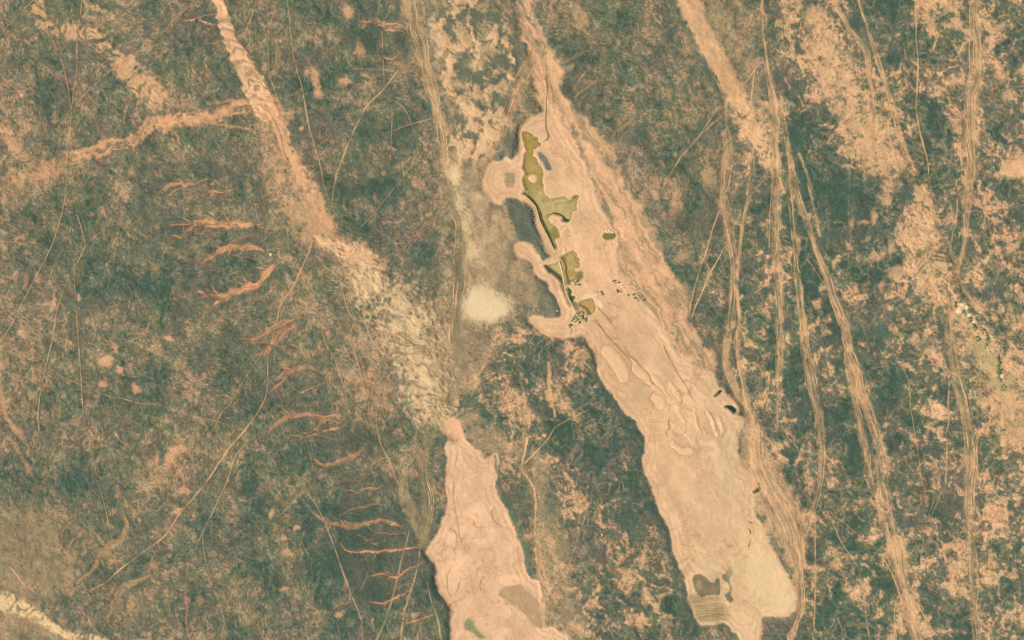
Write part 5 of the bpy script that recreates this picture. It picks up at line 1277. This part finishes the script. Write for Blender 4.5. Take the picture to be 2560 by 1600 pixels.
# ------------------------------------------------------------------ low banks of pale earth (crescents) east of the reservoir
def bank(text, q, h=1.4, w=1.5):
    p = wobble(catmull(P(q, 2), 2.0), .7, 10, len(text))
    z = bil(H, p[:, 0], p[:, 1]) - .3
    o = prism_along(p, w * .3, w, h, z, M_HEAP, "earth_bank")
    o["label"] = text; o["category"] = "earth bank"; o["group"] = "pale crescent banks right of the reservoir"
bank("uppermost pale crescent bank above the green patches right of the reservoir", "1528,699 1536,698 1543,700 1548,705 1553,708 1560,707 1566,704")
bank("short straight pale bank below the uppermost crescent", "1537,718 1543,717 1550,716 1559,715")
bank("pale arched bank in the middle of the crescent group", "1570,718 1576,715 1584,715 1588,718 1590,722")
bank("rightmost pale arched bank of the crescent group", "1583,731 1592,728 1600,726 1606,729 1611,734")
bank("lowest thin pale bank of the crescent group", "1548,734 1556,735 1563,733 1567,731")
bank("hooked pale bank far up the slope above the crescent group", "1536,669 1542,668 1546,670 1545,677")
bank("pale bank linking the crescent group to the short straight bank", "1538,727 1546,726 1554,722 1561,720")

# ------------------------------------------------------------------ heaps of pale spoil
def heap(text, px, py, r, h, seed, name="spoil_heap", mat=None, z0=None, grp=None):
    rs = np.random.RandomState(seed)
    n, m = 14, 5
    V = []; F = []
    ph = rs.uniform(0, 6.28, 3)
    zb = (hgt(px, py) if z0 is None else z0) - .4
    for j in range(m):
        t = j / (m - 1)
        for i in range(n):
            a = 2 * math.pi * i / n
            rr = r * (1 - t ** 1.4 * .93) * (1 + .16 * math.sin(2 * a + ph[0]) + .10 * math.sin(3 * a + ph[1]) + rs.uniform(-.05, .05))
            V.append((px - 1280 + rr * math.cos(a), 800 - py + rr * math.sin(a) * .85, zb + (h + .4) * (t ** .8) + rs.uniform(-.05, .05)))
    for j in range(m - 1):
        for i in range(n):
            F.append((j * n + i, j * n + (i + 1) % n, (j + 1) * n + (i + 1) % n, (j + 1) * n + i))
    V.append((px - 1280, 800 - py, zb + h + .5)); c = len(V) - 1
    me = bpy.data.meshes.new(name)
    me.from_pydata(V, [], F + [((m - 1) * n + i, (m - 1) * n + (i + 1) % n, c) for i in range(n)])
    for pl in me.polygons: pl.use_smooth = True
    me.materials.append(mat or M_HEAP)
    o = new_obj(name, me)
    o["label"] = text; o["category"] = "heap"
    if grp: o["group"] = grp
heap("left white heap above the small olive pool", 1518, 579, 4.2, 2.2, 1, grp="white heaps above the olive pool")
heap("middle white heap above the small olive pool", 1525, 577, 4.6, 2.6, 2, grp="white heaps above the olive pool")
heap("right white heap above the small olive pool", 1532, 580, 4.0, 2.2, 3, grp="white heaps above the olive pool")
gg = "pale heaps in the green gully"
heap("largest pinkish heap at the head of the green gully", 2401, 776, 9.5, 2.8, 4, grp=gg)
heap("flat pale heap just above the largest pinkish heap in the gully", 2408, 761, 7.5, 2.2, 5, grp=gg)
heap("round pale heap on the right side of the gully head", 2419, 768, 6.2, 2.2, 6, grp=gg)
heap("pale heap beside the dark bushes halfway up the gully", 2425, 787, 6.8, 2.4, 7, grp=gg)
heap("small speckled heap below the others in the gully", 2437, 803, 6.0, 1.8, 8, grp=gg)
heap("small pale heap beside the crooked ditch low in the gully", 2475, 880, 5.0, 1.6, 9, grp=gg)
heap("pale heap at the foot of the longest bush row in the gully", 2508, 940, 6.0, 1.6, 10, grp=gg)
heap("pale heap standing in the grey scrub patch west of the channel", 1393, 777, 3.2, 1.6, 11)
heap("bright heap on the peninsula in the long olive pond", 1384, 552, 3.4, 1.5, 12)
heap("pale mound at the tip of the peninsula by the second pond", 1411, 622, 3.6, 1.8, 13)
heap("flat pink spit of earth below the pale mound by the second pond", 1412, 630, 5.2, 1.2, 14)
heap("white mound beside the arched orange wash", 677, 636, 4.5, 1.6, 15)

# ------------------------------------------------------------------ trees and bushes
def leaf_crown(seed, r, h, n):
    rs = np.random.RandomState(seed)
    cl = [(rs.uniform(-.5, .5) * r, rs.uniform(-.5, .5) * r, h * rs.uniform(.45, .8), r * rs.uniform(.4, .62)) for _ in range(6)] + [(0, 0, h * .72, r * .6)]
    V, F = [], []
    for k in range(n):
        cx, cy, cz, cr = cl[rs.randint(len(cl))]
        d = rs.normal(0, 1, 3); d /= np.linalg.norm(d); d[2] = abs(d[2]) * 1.0 - .1
        c = np.array([cx, cy, cz]) + d * cr * rs.uniform(.6, 1.05)
        a = rs.normal(0, 1, 3); a[2] *= .35; a /= np.linalg.norm(a)
        b = np.cross((rs.normal(0, .3), rs.normal(0, .3), 1), a); b /= np.linalg.norm(b) + 1e-6
        w = r * rs.uniform(.16, .28)
        i = len(V)
        V += [c - a * w, c + b * w * .55, c + a * w, c - b * w * .55]
        F.append((i, i + 1, i + 2, i + 3))
    F = [f if np.cross(np.subtract(V[f[1]], V[f[0]]), np.subtract(V[f[2]], V[f[0]]))[2] > 0 else f[::-1] for f in F]
    me = bpy.data.meshes.new("crown"); me.from_pydata([tuple(v) for v in V], [], F)
    return me

def trunk_mesh(seed, r, h):
    rs = np.random.RandomState(seed); V, F = [], []
    def limb(p0, p1, r0, r1):
        p0, p1 = np.array(p0), np.array(p1); d = p1 - p0; d = d / np.linalg.norm(d)
        a = np.cross(d, (0.3, .9, .1)); a /= np.linalg.norm(a); b = np.cross(d, a); i = len(V)
        for p, q in ((p0, r0), (p1, r1)):
            for k in range(5):
                an = 2 * math.pi * k / 5
                V.append(tuple(p + a * q * math.cos(an) + b * q * math.sin(an)))
        for k in range(5):
            F.append((i + k, i + (k + 1) % 5, i + 5 + (k + 1) % 5, i + 5 + k))
    limb((0, 0, -.5), (0.05 * r, 0, h * .4), r * .09, r * .06)
    for k in range(4):
        an = k * 1.57 + rs.uniform(-.4, .4)
        limb((0, 0, h * rs.uniform(.3, .4)), (r * .5 * math.cos(an), r * .5 * math.sin(an), h * rs.uniform(.6, .75)), r * .05, r * .02)
    me = bpy.data.meshes.new("trunk"); me.from_pydata(V, [], F); me.materials.append(M_BARK)
    return me

PROTO = []
for k in range(5):
    r, h = (3.4, 5.2) if k < 3 else (2.6, 3.2)
    c = leaf_crown(40 + k, r, h, 150); c.materials.append(M_LEAF[k % 3])
    PROTO.append((c, trunk_mesh(60 + k, r, h)))

def plant(px, py, sc, kind, rot, name, text, group):
    t = bpy.data.objects.new(name, None); scene.collection.objects.link(t)
    t.location = (px - 1280, 800 - py, hgt(px, py) - .1); t.rotation_euler = (0, 0, rot); t.scale = (sc * .8, sc * .8, sc * .62)
    t["label"] = text; t["category"] = "tree" if name == "tree" else "bush"; t["group"] = group
    c, tr = PROTO[kind]
    for nm, me in (("crown", c), ("trunk", tr)):
        o = bpy.data.objects.new(nm, me); scene.collection.objects.link(o); o.parent = t

rs = np.random.RandomState(77)
ORD = "uppermost second third fourth fifth sixth seventh eighth ninth tenth eleventh twelfth thirteenth fourteenth".split()
def clump(name, text, group, spots, per, spread, sc, kinds):
    """small clumps of plants; every plant is told apart by its clump (counted from the top) and its place in it"""
    sp = sorted(([float(q) for q in tok.split(",")] for tok in spots.split()), key=lambda q: q[1])
    where = {2: ["upper", "lower"], 3: ["topmost", "middle", "lowest"], 4: ["topmost", "left", "right", "lowest"]}[per]
    for n, (x0, y0) in enumerate(sp):
        pts = sorted(((x0 + rs.normal(0, spread), y0 + rs.normal(0, spread)) for _ in range(per)), key=lambda q: q[1])
        if per == 4:
            pts[1:3] = sorted(pts[1:3])
        for (px, py), w in zip(pts, where):
            plant(px, py, sc * rs.uniform(.75, 1.3), int(rs.choice(kinds)), rs.uniform(0, 6.28), name, f"{w} {name} in the {ORD[n]} clump from the top, {text}", group)
clump("tree", "dense row low in the gully", "dense row of gully trees", "2496,893 2498,900 2499,907 2498,914 2496,921 2497,928 2498,935 2500,945", 4, 2.6, 1.0, (0, 1))
clump("tree", "stand beside the gully track", "stand of trees beside the gully track", "2456,829 2461,834 2466,839 2469,847 2471,852 2445,843 2446,850", 4, 2.6, .95, (0, 1, 2))
clump("bush", "among heaps at the gully head", "bushes at the gully head", "2412,778 2416,785 2424,776 2427,795 2430,802 2432,810 2436,816 2390,757 2390,764 2400,745 2404,752 2402,738", 3, 2.4, 1.05, (1, 3, 4))
clump("bush", "around the crooked gully ditch", "bushes by the crooked ditch", "2470,866 2464,868 2473,876 2443,830 2438,824 2502,956 2506,964 2512,972", 2, 3.0, .95, (2, 3, 4))
clump("bush", "below the square reservoir", "bushes below the reservoir", "1438,789 1441,794 1434,797 1455,791 1460,796 1463,799 1430,803 1427,810 1448,807 1424,816 1444,801", 3, 2.2, .95, (0, 2, 4))
clump("bush", "among the pale crescent banks", "bushes among the crescent banks", "1533,702 1540,704 1547,726 1541,729 1551,729 1586,739 1592,743 1598,744 1605,748 1570,740 1602,740 1500,731 1506,734", 3, 2.6, .9, (1, 3, 4))
clump("bush", "at the second pond corner", "bushes at the second pond corner", "1436,706 1443,705 1447,711 1432,702 1440,712", 3, 2.0, .8, (1, 3))
clump("bush", "in the olive pond bay", "bushes at the north bay", "1440,490 1443,495 1436,494", 3, 1.8, .7, (2, 4))

# ------------------------------------------------------------------ scrub: low shrubs nobody could count
def scrub():
    rs = np.random.RandomState(12)
    n = 170000
    px = rs.uniform(-100, 2660, n); py = rs.uniform(-100, 1700, n)
    lum = bil(C, px, py).mean(-1)
    cov = bil(COVER, px, py)
    dens = sm(.26, .09, lum) * (1 - np.clip(cov * 1.2, 0, .93))
    dens = np.maximum(dens, .10 * (1 - np.clip(cov * 1.25, 0, 1)))
    k = rs.uniform(0, 1, n) < dens * .75
    px, py = px[k], py[k]
    me = bpy.data.meshes.new("scrub")
    V = W(px, py, bil(H, px, py)).astype(np.float32)
    me.vertices.add(len(V)); me.vertices.foreach_set("co", V.ravel())
    for nm, a in (("size", rs.uniform(.5, 1.0, len(V)) ** 1.5 * 1.5), ("turn", rs.uniform(0, 6.28, len(V)))):
        at = me.attributes.new(nm, 'FLOAT', 'POINT'); at.data.foreach_set("value", a.astype(np.float32))
    me.update()
    print("shrubs", len(V))
    o = new_obj("scrub", me, kind="stuff", label="low dark shrubs scattered over the whole plain", category="scrub")
    # one shrub: a squat lobed tuft of leaf blades
    bm = bmesh.new(); r2 = np.random.RandomState(3)
    for q in range(16):
        an = q * 2.4; t = (q / 16) ** .5
        c = np.array([math.cos(an) * .75 * t, math.sin(an) * .75 * t, .55 - .35 * t + r2.uniform(-.05, .1)])
        a = np.array([math.cos(an + .7), math.sin(an + .7), r2.uniform(-.3, .3)]) * .42; b = np.array([-math.sin(an + .7), math.cos(an + .7), r2.uniform(-.2, .5)]) * .30
        bm.faces.new([bm.verts.new(tuple(v)) for v in (c - a, c + b, c + a, c - b)])
    sme = bpy.data.meshes.new("shrub"); bm.to_mesh(sme); bm.free(); sme.materials.append(M_SHRUB)
    ng = bpy.data.node_groups.new("scatter", 'GeometryNodeTree')
    ng.interface.new_socket(name="Geometry", in_out='INPUT', socket_type='NodeSocketGeometry')
    ng.interface.new_socket(name="Geometry", in_out='OUTPUT', socket_type='NodeSocketGeometry')
    N = ng.nodes; gi = N.new("NodeGroupInput"); go = N.new("NodeGroupOutput")
    # the shrub mesh lives on the scrub object's own material slot through a mesh built in the tree
    iop = N.new("GeometryNodeInstanceOnPoints"); mp = N.new("GeometryNodeMeshToPoints")
    sz = N.new("GeometryNodeInputNamedAttribute"); sz.data_type = 'FLOAT'; sz.inputs[0].default_value = "size"
    tn = N.new("GeometryNodeInputNamedAttribute"); tn.data_type = 'FLOAT'; tn.inputs[0].default_value = "turn"
    cx = N.new("ShaderNodeCombineXYZ")
    oi = N.new("GeometryNodeObjectInfo"); oi.transform_space = 'ORIGINAL'
    so = bpy.data.objects.new("shrub", sme)                       # not linked into the scene: source mesh only
    oi.inputs[0].default_value = so
    ng.links.new(gi.outputs[0], mp.inputs["Mesh"]); ng.links.new(mp.outputs[0], iop.inputs["Points"])
    ng.links.new(oi.outputs["Geometry"], iop.inputs["Instance"])
    ng.links.new(tn.outputs[0], cx.inputs[2]); ng.links.new(cx.outputs[0], iop.inputs["Rotation"])
    ng.links.new(sz.outputs[0], iop.inputs["Scale"])
    ng.links.new(iop.outputs[0], go.inputs[0])
    md = o.modifiers.new("scatter", 'NODES'); md.node_group = ng
scrub()
print("script seconds", round(time.time() - _t0, 1))
